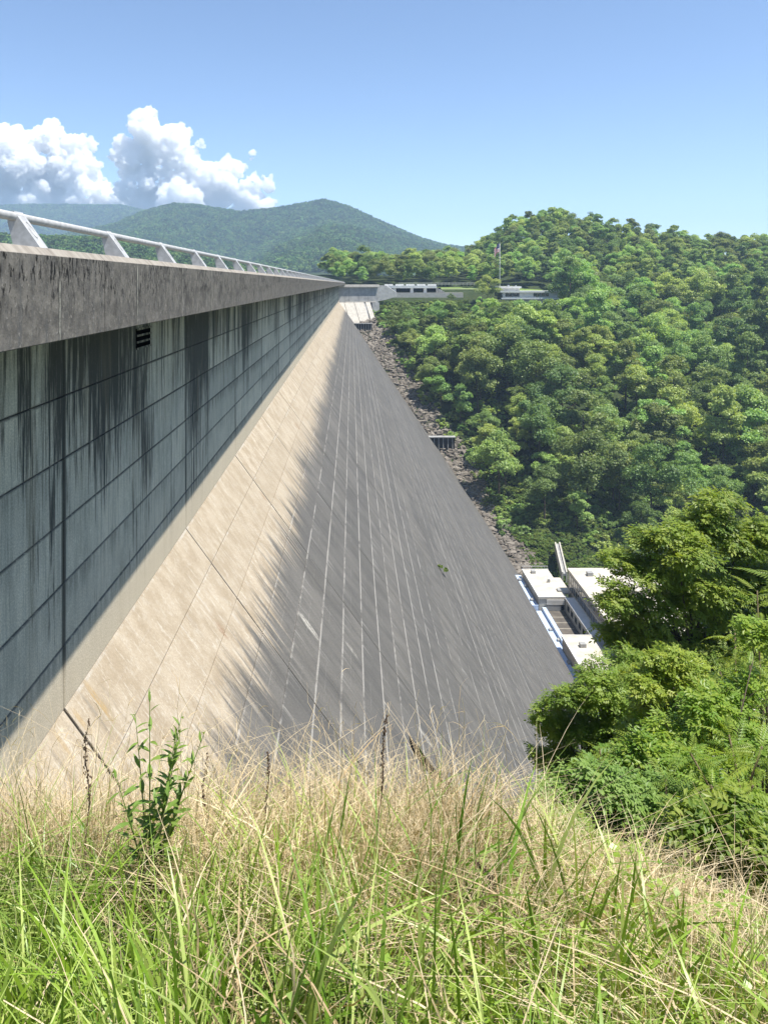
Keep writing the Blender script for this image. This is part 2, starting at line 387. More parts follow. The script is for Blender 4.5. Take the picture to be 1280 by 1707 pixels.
M['straw'] = leaf_mat('dry grass stems', (.34, .24, .125), (.58, .46, .28), (.82, .72, .52), .2, 1.5, .6, 0)
M['deadstalk'] = simple('dead brown seed head', (.15, .105, .07), (.085, .058, .04), 30.0, .9, .1)
def mat_ground():
    t = NT('hillside soil and undergrowth'); v = t.geo()
    n = t.noise(v, .15, 6, .65); n2 = t.noise(v, 1.4, 5, .7)
    c = t.mix(t.ramp(n, .35, .65), (.028, .045, .016), (.045, .060, .022))
    c = t.mix(t.ramp(n2, .5, .75, 0, .6), c, (.075, .06, .04))
    t.bump(n2, .6, .4)
    return t.fin(c, .95, .1)
M['ground'] = mat_ground()
M['lawn'] = simple('mown lawn', (.17, .235, .07), (.13, .19, .05), .25, .95, .1)
M['rock'] = NT('rubble rock')
_t = M['rock']; _oi = _t.new('ShaderNodeAttribute', attribute_name='tone'); _n = _t.noise(_t.geo(), .25, 5)
_c = _t.mix(_oi.outputs['Fac'], (.13, .113, .093), (.26, .232, .195)); _c = _t.mix(_t.ramp(_n, .4, .7, 0, .6), _c, (.085, .072, .058))
M['rock'] = _t.fin(_c, .95, .15)
def mat_water():
    t = NT('river water'); n = t.noise(t.geo(), .5, 4); t.bump(n, .15, .2)
    return t.fin((.02, .045, .04), .08, .5)
M['water'] = mat_water()

# ------------------------------------------------------------------ terrain
yk = [200, 262, 300, 341, 365, 395, 420, 455, 470, 484, 494, 499, 509, 545, 575, 640, 720, 900]
zk = [-99, -98, -89, -78, -62, -48, -38, -27.5, -22, -15, -11, -10, -4.2, -3.6, 0, 4, 8, 4]
ykb = [200, 268, 300, 350, 420, 500, 600, 690, 760, 1000]
zkb = [-99, -99, -90, -74, -50, -25, 12, 42, 40, 10]
MX1 = (np.array([-300, 60, 190, 235, 290, 330, 400, 470, 540, 580, 640, 700, 735, 790, 900, 1400]) - U0)*3200/F
MZ1 = (V0-np.array([420, 400, 372, 352, 338, 340, 352, 344, 331, 342, 370, 395, 406, 414, 425, 440]))*3200/F - 8
MX2 = (np.array([-600, -200, 0, 60, 150, 200, 240, 290, 400, 700]) - U0)*5000/F
MZ2 = (V0-np.array([380, 350, 342, 340, 341, 341, 350, 366, 400, 430]))*5000/F - 8
RX = (np.array([-900, -300, 0, 90, 175, 225, 280, 350, 450, 525, 600]) - U0)*1300/F
RZ = (V0-np.array([400, 378, 380, 384, 386, 392, 405, 420, 441, 462, 480]))*1300/F - 4

def bank_near(x, y):
    ye = np.maximum(3.6 - 1.05*np.maximum(x-.5, 0), 1.9)
    d = np.asarray(y) - ye
    g = -1.5 - .275*np.clip(y, -4, None) + .0*x
    g = np.where(y < -4, -1.5+1.1 + np.minimum((-4-y)*.02, .3), g)
    kd = .62 - .24*sstep(.10, .34, x/np.maximum(y, 1))
    drop = kd*np.log1p(np.exp(np.clip(d*3.0, -30, 30)))/3.0
    drop = np.where(d*3 > 30, kd*d, drop)
    return np.maximum(g-drop - .04*np.maximum(x-1.5, 0), -99)

def H(x, y):
    x = np.asarray(x, float); y = np.asarray(y, float)
    nb = bank_near(x, y)
    nb = nb + np.where(y > 6, 1.2*fbm(x*.12, y*.12, 3)*np.clip((y-6)/10, 0, 1), .10*fbm(x*1.3, y*1.3, 5))
    za = np.interp(y, yk, zk); zb = np.interp(y - .10*np.maximum(x-150, 0), ykb, zkb)
    zb = zb - 17*sstep(195, 310, x)*sstep(540, 680, y)
    w = sstep(95, 165, x)
    fb = za*(1-w) + zb*w
    fb = fb + (3.5*fbm(x*.02, y*.02, 9)*2)*np.clip((y-285)/60, 0, 1)*np.where((y > 480) & (y < 560) & (x < 150), .06, 1)
    h = np.maximum(nb, fb)
    # upstream of the dam: bed of the reservoir, far shore, mountains
    up = sstep(-10, -26, x)*sstep(560+.0*y, 540, y) + sstep(-45, -90, x)*(1-sstep(560, 540, y))
    h = np.where(x < -10, h*(1-up) + (-22)*up, h)
    far = sstep(900, 1000, y)
    h = h*(1-far) + (-10)*far
    n = fbm(x*.004, y*.004, 21, 5)
    r0 = np.interp(x*1300/np.maximum(y, 900), RX, RZ)
    ridge = r0*sstep(880, 1300, y)*(1-.6*sstep(1320, 1700, y)) + 40*n*sstep(900, 1050, y)*(1-sstep(1150, 1300, y))
    h = np.where(y > 880, np.maximum(h, ridge - 12), h)
    sp = np.abs(fbm(x*.0022+3, y*.0009, 33, 4))*2
    m1 = np.interp(x*3200/np.maximum(y, 1700), MX1, MZ1)
    f1 = np.clip((y-1650)/1550, 0, 1)**.9
    h1 = m1*f1*(1-.9*sstep(3250, 4300, y)) - 230*sp*np.sin(np.pi*np.clip(f1, 0, 1))
    h = np.where(y > 1650, np.maximum(h, h1), h)
    m2 = np.interp(x*5000/np.maximum(y, 4000), MX2, MZ2)
    f2 = np.clip((y-3700)/1300, 0, 1)
    h2 = m2*f2*(1-.8*sstep(5050, 6000, y)) - 260*sp*np.sin(np.pi*f2)
    h = np.where(y > 3700, np.maximum(h, h2), h)
    return h

def warp(lo, hi, n, core, p=2.2):
    t = np.linspace(-1, 1, n); s = np.sign(t)*(np.abs(t)*.12 + .88*np.abs(t)**p)
    return np.where(s < 0, -s*lo, s*hi)
gx = np.unique(np.concatenate([np.arange(-6, 8, .35), np.arange(-60, 420, 5.0), np.arange(-2400, 900, 32.0), np.linspace(-6000, 6000, 60)]))
gy = np.unique(np.concatenate([np.arange(-3, 9, .3), np.arange(9, 60, 2.0), np.arange(60, 760, 6.0), np.arange(760, 3400, 26.0), np.linspace(-600, 6400, 110)]))
GX, GY = np.meshgrid(gx, gy)
GZ = H(GX, GY)
nx, ny = len(gx), len(gy)
idx = np.arange(nx*ny).reshape(ny, nx)
quads = np.stack([idx[:-1, :-1], idx[:-1, 1:], idx[1:, 1:], idx[1:, :-1]], -1).reshape(-1, 4)
ground = obj('ground', mk_mesh('ground', np.stack([GX, GY, GZ], -1).reshape(-1, 3), [quads], True), M['ground'])
tag(ground, 'wooded valley sides and hills around the dam', 'terrain', kind='structure')

mb = MB(); mb.box(85, 900, 60, 262, -104, -97.5)
tag(mb.build('river', M['water']), 'river below the powerhouse', 'river', kind='structure')
mb = MB(); mb.box(-3000, -14, -560, 2400, -24, -9.0)
tag(mb.build('reservoir', M['water']), 'reservoir held behind the dam', 'reservoir', kind='structure')

# ------------------------------------------------------------------ dam
dam = tag(empty('dam', (0, 0, 0)), 'tall concrete gravity dam with overhanging stained parapet and long sloping grey face', 'dam')
g = .06
mb = MB()
mb.prism([(WX-3.5, -100), (TX-.2, -100), (TX-.2, TZ), (WX-g, BRK-.10), (WX-g, -1.0), (WX-3.5, -1.0)][::1], -25, YEND, 'y')
mb.prism([(WX-9, -100), (WX-3.5, -100), (WX-3.5, -1.0), (WX-9, -1.0)], -25, YEND, 'y')
mb.build('core', M['core'], dam)

def bevel_panel(name, corners, out, th, ch=.02):
    """a slab: four front corners, an outward normal, a thickness, chamfered front edges"""
    c = np.array(corners, float); o = np.array(out, float); m = c.mean(0)
    e1 = (c[1]-c[0])/np.linalg.norm(c[1]-c[0]); e2 = (c[3]-c[0])/np.linalg.norm(c[3]-c[0])
    sg = [(1, 1), (-1, 1), (-1, -1), (1, -1)]
    front = np.array([c[i] + e1*ch*sg[i][0] + e2*ch*sg[i][1] for i in range(4)])
    mid = c - o*ch; back = c - o*th
    v = np.concatenate([front, mid, back]); q = [(0, 1, 2, 3)]
    for i in range(4):
        j = (i+1) % 4; q += [(4+i, 4+j, j, i), (8+i, 8+j, 4+j, 4+i)]
    n = np.cross(v[1]-v[0], v[3]-v[0])
    q = np.array(q) if n.dot(o) > 0 else np.array(q)[:, ::-1]
    return mk_mesh(name, v, [q])

joints = [J0 + JS*n for n in range(-3, 30)] + [YEND]
wz = [-.95] + [WL0 - WLS*i for i in range(5)] + [BRK]
wall_meshes = {}
GW, GL = .06, .028
for i in range(len(joints)-1):
    y0, y1 = joints[i], joints[i+1]
    for j in range(6):
        z1, z0 = wz[j], wz[j+1]
        key = (round(y1-y0, 3), j)
        if key not in wall_meshes:
            wall_meshes[key] = bevel_panel('wall_panel', [(0, GW/2, z0-z0+GL/2*(j < 5)), (0, y1-y0-GW/2, GL/2*(j < 5)), (0, y1-y0-GW/2, z1-z0-GL/2), (0, GW/2, z1-z0-GL/2)], (1, 0, 0), .3, .016)
        off = .018*(hash3(np.array(i), np.array(j), 4)-.5)
        obj('wall_panel', wall_meshes[key], M['wall'], dam, (WX+off, y0, z0))

# face panels: the 300 that show largest one by one, the rest joined
fn = np.array((SL, 0, 1.0)); fn /= np.linalg.norm(fn)
nl = int((BRK-TZ)/FLS)
cells = []
_yy = np.array(joints); _xx = WX+(FLS*(np.arange(nl+1)+1))/SL
_h = H(_xx[None, :], _yy[:, None]); _hm = H(_xx[None, :], ((_yy[1:]+_yy[:-1])/2)[:, None])
hcell = np.minimum(np.minimum(_h[:-1], _h[1:]), _hm)
for i in range(len(joints)-1):
    for j in range(nl+1):
        z1 = BRK-FLS*j; z0 = max(z1-FLS, TZ)
        y0, y1 = joints[i], joints[i+1]
        x1 = WX+(BRK-z1)/SL; x0 = WX+(BRK-z0)/SL
        ym = (y0+y1)/2
        if z1 < hcell[i, j] - 4: continue
        ys = np.clip(np.array([y0, y1, y1, y0]), 3, None); xs = np.array([x0, x0, x1, x1]); zs = np.array([z0, z0, z1, z1])
        uu = U0+F*xs/ys; vv = V0-F*zs/ys
        u_c, v_c = uu.mean(), vv.mean()
        ar = .5*abs(sum(uu[a]*vv[(a+1) % 4]-uu[(a+1) % 4]*vv[a] for a in range(4)))
        if y1 < 18 or vv.min() > 1330 or uu.max() < 0: ar = 0
        cells.append((min(ar, 60000), i, j, y0, y1, z0, z1, x0, x1))
cells.sort(key=lambda c: -c[0])
face_meshes = {}; rest_v = []; rest_q = []; nv = 0
for rank, (ar, i, j, y0, y1, z0, z1, x0, x1) in enumerate(cells):
    off = .016*(hash3(np.array(i), np.array(j), 8)-.5)
    key = (round(y1-y0, 3), round(z1-z0, 3), j == 0)
    if key not in face_meshes:
        e = np.array((1/SL, 0, -1.0)); e /= np.linalg.norm(e)
        L = (z1-z0)*math.hypot(1, 1/SL)
        a = e*(GL/2*(j > 0)); b = e*(L-GL/2); dy = y1-y0
        face_meshes[key] = bevel_panel('face_panel', [b+(0, .035, 0), b+(0, dy-.035, 0), a+(0, dy-.035, 0), a+(0, .035, 0)], fn, .06, .014)
    me = face_meshes[key]
    loc = np.array((x1, y0, z1)) + fn*off
    if rank < 300:
        obj('face_panel', me, M['face'], dam, tuple(loc))
    else:
        co = np.empty(len(me.vertices)*3); me.vertices.foreach_get('co', co)
        vi = np.empty(len(me.loops), dtype=np.int32); me.loops.foreach_get('vertex_index', vi)
        rest_v.append(co.reshape(-1, 3)+loc); rest_q.append(vi.reshape(-1, 4)+nv); nv += len(rest_v[-1])
o = obj('face_panels', mk_mesh('face_panels', np.concatenate(rest_v), [np.concatenate(rest_q)]), M['face'], dam); o['kind'] = 'stuff'

# parapet: cantilevered beam cast in lengths, splayed top edge
pj = [20.0+JS*n - JS*.5 for n in range(-2, 32)]
pj = [y for y in pj if y < YEND-6] + [YEND+1.5]
prof = [(PX-.5, -.776), (PX-.012, -.776), (PX, -.764), (PX, .361), (PX-.10, .466), (PX-.85, .466), (PX-.85, -.45), (PX-.5, -.55)]
for a, b in zip(pj[:-1], pj[1:]):
    mb = MB(); mb.prism(prof, a+.012, b-.012); mb.build('parapet_segment', M['parapet'], dam)
mb = MB(); mb.prism([(WX-9, -1.3), (WX, -.97), (PX-.5, -.72), (PX-.5, -.56), (PX-.9, -.46), (WX-9, -.46)], -25, YEND+1); mb.build('deck_slab', M['conc_grey'], dam)
mb = MB(); mb.box(WX-9.4, WX-8.6, -25, YEND, -1.2, .45); mb.build('upstream_parapet', M['parapet'], dam)
mb = MB(); mb.box(WX-8.59, PX-.86, -25, YEND, -.455, -.43)
tag(mb.build('road', M['asphalt']), 'road along the crest of the dam', 'road', kind='structure')

# guard rail: pipe on slanted cast posts
rx, rz_ = PX-.10-.37, .466+.405
mb = MB(); mb.tube([(rx, -25, rz_), (rx, 100, rz_), (rx, YEND, rz_)], .058, 14); rail = mb.build('guard_rail', M['rail'], dam, True)
pr = [(0, 0), (-.02, .06), (-.335, .475), (-.40, .475), (-.425, .34), (-.35, .02), (-.34, 0)]
def post_mesh():
    mb = MB(); t = .135
    pr2 = [(-.005, 0), (-.345, .475), (-.41, .475), (-.43, .34), (-.35, .0)]
    mb.prism([(p[0], p[1]) for p in pr2], -t, t)
    # raised rim of the oval recess on the sloping front
    d = Vector((-.345+.005, 0, .475)).normalized(); nrm = Vector((d.z, 0, -d.x))
    c0 = Vector((-.175, 0, .2375)) + nrm*.002; ring = []
    for k in range(21):
        an = 2*math.pi*k/20; ring.append(tuple(c0 + d*.13*math.cos(an) + Vector((0, 1, 0))*.06*math.sin(an)))
    mb.tube(ring, .008, 5, False)
    return mb.mesh('rail_post')
pm = post_mesh()
py0 = .002037*PX*-F + .12
k = -8
while True:
    y = 10.38 - .14 + 3.81*k
    if y > YEND-3: break
    if y > -20: obj('rail_post', pm, M['rail'], rail, (PX-.11, y, .466))
    k += 1

# slotted vent high on the wall
vent = empty('vent_grille', (0, 0, 0)); vent.parent = dam
y0, y1, zt, zb = 27.5, 29.4, -1.62, -2.30
mb = MB(); mb.box(WX-.02, WX+.020, y0, y1, zb, zt); mb.build('opening', M['opening_shade'], vent)  # black box painted as the shade behind the slats
for zz in (-1.63, -1.86, -2.09, -2.32):
    mb = MB(); mb.box(WX+.021, WX+.05, y0-.02, y1+.02, zz-.035, zz+.035); mb.build('slat', M['wall'], vent)
# black plate on the near face, painting the dark of a slot in a joint
def face_pt(s, y, lift=0.0):
    return np.array((WX+s, y, BRK-SL*s)) + fn*lift
mb = MB()
for (s0, s1, ya, yb) in [(10.9, 12.9, 43.6, 45.0)]:
    a, b, c, d = face_pt(s0, ya, .02), face_pt(s1, ya, .02), face_pt(s1, yb, .02), face_pt(s0, yb, .02)
    a2, b2, c2, d2 = [p-fn*.015 for p in (a, b, c, d)]
    mb.add([a, b, c, d, a2, b2, c2, d2], [(0, 1, 2, 3), (4, 7, 6, 5), (0, 4, 5, 1), (1, 5, 6, 2), (2, 6, 7, 3), (3, 7, 4, 0)])
mb.build('painted_slot', M['opening_shade'], dam)
# small plant rooted in a joint of the face is built with the vegetation

# bent end of the dam
th = R(66); dx_, dy_ = math.sin(th), math.cos(th); nx_, ny_ = math.cos(th), -math.sin(th)
def W(a, n, z): return (WX + a*dx_ + n*nx_, YEND + a*dy_ + n*ny_, z)
def wing_box(mb, a0, a1, prof):
    """prof: (n, z) polygon, extruded along the bent axis"""
    n = len(prof); vs = [W(a, p[0], p[1]) for a in (a0, a1) for p in prof]
    mb.add(vs, [(i, (i+1) % n, n+(i+1) % n, n+i) for i in range(n)], [(0, i+1, i) for i in range(1, n-1)] + [(n, n+i, n+i+1) for i in range(1, n-1)])
for a0, a1 in ((-2, 6.6), (6.6, 13.0), (13.0, 19.5), (19.5, 26.2)):
    mb = MB(); wing_box(mb, a0+.06, a1-.06, [(-3, -26), (0, -26), (0, -2.3), (-3, -2.3)]); mb.build('bent_wall_panel', M['conc_grey'], dam)
mb = MB(); wing_box(mb, -1.0, 26.2, [(-3, -2.29), (1.6, -2.29), (1.6, -.95), (1.4, -.8), (-3, -.8)]); mb.build('bent_parapet', M['conc'], dam)
mb = MB(); wing_box(mb, 4, 24.5, [(.01, -11.6), (.5, -11.6), (.5, -11.0), (.01, -11.0)]); mb.build('ledge', M['conc'], dam)
for a0, a1 in ((-3, 3.0), (3.3, 9.6), (9.9, 16.2), (17.4, 20.4)):
    mb = MB(); wing_box(mb, a0, a1, [(0.01, -30), (14.0, -30), (10.2, -24.5), (.6, -11.6), (.01, -11.6)]); mb.build('bent_face_panel', M['conc'], dam)
mb = MB(); wing_box(mb, 16.3, 17.3, [(0.01, -30), (9.0, -25), (.8, -12.3), (.01, -12.3)]); mb.build('gutter', M['conc_grey'], dam)
mb = MB(); wing_box(mb, 21.4, 26.0, [(0.01, -30), (3.0, -30), (2.2, -11.8), (.01, -11.8)]); mb.build('end_buttress', M['conc_grey'], dam)
# tapering retaining wall that closes the dam's end
mb = MB(); vs = []
for (u, vt, vb, y) in [(626, 475, 503, 481), (644, 475.5, 499, 485), (660, 487, 494, 489)]:
    for vv in (vt, vb):
        p = P(u, vv, y); vs += [p, (p[0]+.5, p[1]+1.2, p[2])]
q = []
for i in range(2):
    a = i*4; b = a+4
    q += [(a, a+2, b+2, b), (a+1, b+1, b+3, a+3), (a, b, b+1, a+1), (a+2, a+3, b+3, b+2)]
q += [(0, 1, 3, 2), (8, 10, 11, 9)]
mb.add(vs, q)
tag(mb.build('retaining_wall', M['conc_grey']), 'grey retaining wall stepping down from the far end of the dam', 'wall')

# crib walls that hold the rubble beside the face
def crib(name, label, u0, u1, vt, vb, y, n):
    r = tag(empty(name, P((u0+u1)/2, vb, y)), label, 'wall', 'retaining steps in the rock rubble')
    a = P(u0, vt, y); b = P(u1, vb, y); cx, cy, cz = P((u0+u1)/2, vb, y)
    mb = MB(); mb.box(a[0]-cx, b[0]-cx, .2, 2.4, -4, a[2]-cz-.35); mb.build('back_wall', M['core'], r)
    mb = MB(); mb.box(a[0]-cx-.3, b[0]-cx+.3, -.7, 2.6, a[2]-cz-.34, a[2]-cz); mb.build('cap', M['conc_grey'], r)
    for k in range(n):
        x = a[0]-cx + (b[0]-a[0])*(k+.5)/n
        mb = MB(); mb.prism([(-.5, -3.5), (.19, -3.5), (.19, a[2]-cz-.35), (-.1, a[2]-cz-.35)], x-.16, x+.16, 'x'); mb.build('rib', M['conc_grey'], r)
    return r
crib('crib_wall', 'dark ribbed retaining wall just below the far end of the dam', 588, 620, 538.5, 547.5, 450, 8)
crib('crib_wall', 'low ribbed retaining wall halfway down the rock strip', 712, 758, 728, 739, 346, 6)

# ------------------------------------------------------------------ powerhouse below the dam
ph = tag(empty('powerhouse', (60, 205, -97)), 'flat-roofed pale powerhouse blocks at the foot of the dam', 'building')
def pbox(name, x0, x1, y0, y1, z0, z1, m, parent=None):
    mb = MB(); par = parent or ph
    ox, oy, oz = (60, 205, -97)
    mb.box(x0-ox, x1-ox, y0-oy, y1-oy, z0-oz, z1-oz); return mb.build(name, M[m], par)
Zr = -88.0
def block(y0, y1, x1):
    pbox('block_wall', 52.5, x1-.25, y0+.2, y1-.2, -97, Zr-.45, 'conc')
    rf = pbox('roof', 52.3, x1, y0, y1, Zr-.44, Zr, 'roof')
    for a in (y0, y1-.28): pbox('roof_edge', 52.28, x1, a-.01, a+.29, Zr, Zr+.22, 'white', rf)
    pbox('roof_edge', 52.27, 52.55, y0+.3, y1-.3, Zr, Zr+.22, 'white', rf)
    return rf
block(218.3, 239.6, 60.3)
rb = block(168.0, 194.6, 60.3)
pbox('roof', 60.31, 62.3, 221.5, 233, Zr-.43, Zr+.01, 'roof')
# terrace between the blocks
pbox('terrace_floor', 54.4, 59.6, 194.7, 218.2, -95, -91.8, 'deck')
for k in range(6): pbox('paving_strip', 54.5, 59.0, 196.2+k*3.6, 196.35+k*3.6, -91.8, -91.77, 'roof')
pbox('terrace_parapet', 53.3, 54.35, 194.7, 218.2, -95, -90.7, 'membrane')
pbox('shutter', 54.6, 58.4, 218.2, 218.46, -91.7, -90.2, 'steel')
for k in range(5): pbox('louvre', 54.6, 59.6, 218.12, 218.3, -90.0+k*.3, -89.84+k*.3, 'white')
pbox('doorway', 58.7, 59.5, 218.3, 218.47, -91.7, -89.9, 'opening_shade')
# corridor wing with windows
pbox('corridor_wall', 59.9, 60.29, 194.65, 218.2, -95, Zr-.35, 'conc')
pbox('corridor_roof', 59.7, 62.29, 194.65, 218.25, Zr-.34, Zr-.02, 'white')
for k in range(6):
    y = 196.0+k*3.6
    w = pbox('window', 59.84, 59.9, y, y+2.8, -90.9, -89.3, 'glass')
    for d in (0, 2.66): pbox('window_frame', 59.80, 59.90, y+d, y+d+.14, -91.0, -89.2, 'white', w)
pbox('corridor_roof', 60.31, 62.29, 160, 194.6, Zr-.4, Zr+.0, 'conc_grey')
# tall hall
pbox('hall_wall', 62.3, 84, 150, 224.4, -97, -82.6, 'conc')
hr = pbox('hall_roof', 62.1, 84.3, 149.8, 224.6, -82.6, -82.05, 'roof')
for k in range(18):
    y = 222.6-k*3.9
    w = pbox('window', 62.22, 62.3, y-3.4, y, -85.0, -83.3, 'glass')
    pbox('mullion', 62.18, 62.3, y-1.75, y-1.6, -85.1, -83.2, 'steel', w)
    w = pbox('window', 62.22, 62.3, y-3.4, y, -87.6, -85.7, 'glass')
    pbox('mullion', 62.18, 62.3, y-1.75, y-1.6, -87.7, -85.6, 'steel', w)
# pale blue low roofs between the blocks and the dam
pbox('low_roof', 47.5, 52.26, 218.3, 241, -97, -90.2, 'membrane')
pbox('low_roof', 47.5, 53.28, 195, 218, -97, -91.6, 'membrane')
pbox('low_roof', 47.0, 52.26, 165, 194.8, -97, -91.0, 'membrane')
for (x, y, z) in ((50.6, 236, -90.2), (51.4, 231, -90.2), (50.8, 221, -90.2), (52.0, 205, -91.6), (52.6, 199, -91.6), (51.6, 186, -91.0), (51.4, 178, -91.0)):
    pbox('roof_hatch', x, x+.8, y, y+1.2, z, z+.5, 'conc_grey')
for (x, y, w, d, h) in ((54.5, 236, 1.2, 1.4, .8), (57.6, 229, .7, .7, 1.0), (58.8, 222, .9, 2.0, .5), (55.2, 188, 1.4, 1.4, .9), (58.0, 180, .7, .7, 1.1), (66, 218, 1.6, 1.6, 1.0), (70, 210, 1.2, 2.4, .8), (74, 219, .8, .8, 1.4)):
    pbox('roof_unit', x, x+w, y, y+d, Zr if x < 62 else -82.05, (Zr if x < 62 else -82.05)+h, 'conc_grey')
# railing along the far edge of the roof
mb = MB()
ox, oy, oz = 60, 205, -97
mb.tube([(52.3-ox, 239.4-oy, Zr+1.1-oz), (60.2-ox, 239.4-oy, Zr+1.1-oz)], .06, 6)
for k in range(9):
    x = 52.5+k*.95; mb.tube([(x-ox, 239.4-oy, Zr-oz), (x-ox, 239.4-oy, Zr+1.1-oz)], .04, 5)
mb.build('roof_railing', M['steel'], ph)
# stair with pale side walls running down the bank behind it
st = tag(empty('bank_stair', (62, 252, -90)), 'narrow concrete stair running down the vine-covered bank to the powerhouse', 'stair')
for s in (-1, 1):
    mb = MB(); p0 = P(929 + s*3.5, 905, 272); p1 = P(941 + s*3.5, 955, 243)
    vs = []
    for p in (p0, p1):
        for dx in (-.22, .22):
            for dz in (-3, .3): vs.append((p[0]+dx-62, p[1]-252, p[2]+dz+90))
    mb.add(vs, [(0, 1, 3, 2), (4, 6, 7, 5), (0, 4, 5, 1), (2, 3, 7, 6), (1, 5, 7, 3), (0, 2, 6, 4)])
    mb.build('side_wall', M['conc'], st)
p0 = P(929, 905, 272); p1 = P(941, 955, 243)
for k in range(26):
    t = (k+.5)/26; p = [p0[i]*(1-t)+p1[i]*t for i in range(3)]
    mb = MB(); mb.box(p[0]-62-.5, p[0]-62+.5, p[1]-252-.5, p[1]-252+.5, p[2]+90-.9, p[2]+90-.25); mb.build('step', M['conc_grey'], st)

# ------------------------------------------------------------------ overlook on the far abutment
ov = tag(empty('overlook_terrace', P(700, 490, 505)), 'white overlook terrace with dark bays between columns beside the dam', 'building')
def ob(name, root, u0, u1, v0, v1, y, d, m, parent=None):
    """a box whose front spans the pixel rectangle at distance y and that is d deep"""
    a = P(u0, v1, y); b = P(u1, v0, y); L = root.location
    mb = MB(); mb.box(a[0]-L.x, b[0]-L.x, y-L.y, y+d-L.y, a[2]-L.z, b[2]-L.z)
    return mb.build(name, M[m], parent or root)
ob('back_wall', ov, 644, 735, 479, 492, 508, 3, 'opening_shade')  # wall coloured black for the shade inside the bays
ob('roof_slab', ov, 640, 728, 475.5, 480, 502, 9, 'white')
for k in range(5): ob('roof_kerb', ov, 641+k*18, 655+k*18, 473.2, 475.4, 503, 1.0, 'white')
for u in (642, 655, 684, 706): ob('column', ov, u, u+5, 480, 488, 503, 1.5, 'white')
ob('plinth', ov, 655, 772, 487.5, 502, 500, 12, 'conc')
for k in range(5): ob('stair_flight', ov, 727+k*3, 731+k*3, 480+k*1.7, 487, 504, 4, 'conc_grey')
gr = tag(empty('guard_fence', P(730, 474, 540)), 'long low pale guard rail behind the overlook lawn', 'fence')
for v in (471.2, 473.2): ob('rail_bar', gr, 664, 798, v-.45, v+.45, 540, .15, 'conc')
for k in range(23): ob('fence_post', gr, 664+k*6, 664.7+k*6, 470.6, 475.5, 540.2, .3, 'conc')
mb = MB()
for (xa, xb, ya, yb, dz, nm) in [(14, 140, 510, 552, .12, 'lawn')]:
    xs = np.arange(xa, xb+1, 3.0); ys = np.arange(ya, yb+1, 3.0); X, Y = np.meshgrid(xs, ys); Z = H(X, Y)+dz
    ii = np.arange(X.size).reshape(X.shape)
    tag(obj('lawn', mk_mesh('lawn', np.stack([X, Y, Z], -1).reshape(-1, 3), [np.stack([ii[:-1, :-1], ii[:-1, 1:], ii[1:, 1:], ii[1:, :-1]], -1).reshape(-1, 4)], True), M['lawn']),
        'mown lawn of the overlook', 'lawn', kind='structure')
xs = np.arange(14, 140, 3.0); ys = np.array([517, 519, 521, 523.0]); X, Y = np.meshgrid(xs, ys); Z = H(X, Y)+.3
ii = np.arange(X.size).reshape(X.shape)
tag(obj('path', mk_mesh('path', np.stack([X, Y, Z], -1).reshape(-1, 3), [np.stack([ii[:-1, :-1], ii[:-1, 1:], ii[1:, 1:], ii[1:, :-1]], -1).reshape(-1, 4)]), M['conc']), 'pale drive crossing the overlook lawn', 'path', kind='structure')

vb_ = tag(empty('visitor_building', P(885, 496, 500)), 'low white flat-roofed building with ribbon windows among the trees', 'building')
ob('upper_wall', vb_, 834, 866, 479, 487, 503, 10, 'white')
ob('upper_roof', vb_, 831, 869, 477, 480, 501, 13, 'white')
ob('lower_wall', vb_, 838, 930, 486, 500, 500, 12, 'white')
ob('lower_roof', vb_, 834, 933, 484.5, 487.2, 497, 16, 'white')
for (u0, u1, n) in ((842, 866, 4), (889, 915, 4)):
    for k in range(n):
        a = u0+(u1-u0)*k/n; w = ob('window', vb_, a+.3, a+(u1-u0)/n-.3, 488.5, 494, 499.7, .28, 'glass')
ob('terrace_slab', vb_, 836, 932, 496, 498.5, 496.5, 3.4, 'white')
ob('foundation', vb_, 842, 930, 498.6, 510, 499, 10, 'conc')
ob('roof_vent', vb_, 846, 849, 474.5, 477, 505, 1, 'steel')
ob('roof_vent', vb_, 859, 861, 475, 477, 506, 1, 'steel')

fp = tag(empty('flagpole', (P(833, 474, 520)[0], 520, -3.6)), 'tall white flagpole standing behind the low white building', 'flagpole')
zt = P(833, 405, 520)[2]
mb = MB(); mb.tube([(0, 0, 0), (0, 0, 15), (0, 0, zt+3.6)], [.26, .2, .11], 10); mb.build('pole', M['flagpole'], fp, True)
mb = MB(); mb.tube([(0, 0, zt+3.6), (0, 0, zt+3.8), (0, 0, zt+4.05)], [.1, .26, .05], 10); mb.build('finial', M['rail'], fp, True)
# limp flag: folds across, stripes along its length
def mat_flag():
    t = NT('striped flag cloth'); uv = t.new('ShaderNodeUVMap'); sx = t.new('ShaderNodeSeparateXYZ'); t.l.new(uv.outputs[0], sx.inputs[0])
    st = t.math('MODULO', t.math('FLOOR', t.math('MULTIPLY', sx.outputs[1], 13.0)), 2.0)
    c = t.mix(st, (.50, .03, .04), (.78, .78, .76))
    can = t.math('MULTIPLY', t.math('LESS_THAN', sx.outputs[0], .4), t.math('GREATER_THAN', sx.outputs[1], 6/13))
    vo = t.new('ShaderNodeTexVoronoi', feature='F1'); vo.inputs['Scale'].default_value = 16; t.l.new(uv.outputs[0], vo.inputs['Vector'])
    blue = t.mix(t.math('LESS_THAN', vo.outputs['Distance'], .28), (.02, .03, .13), (.75, .75, .75))
    return t.fin(t.mix(can, c, blue), .8, .1)
nu, nv_ = 26, 20; V = []; UV = []
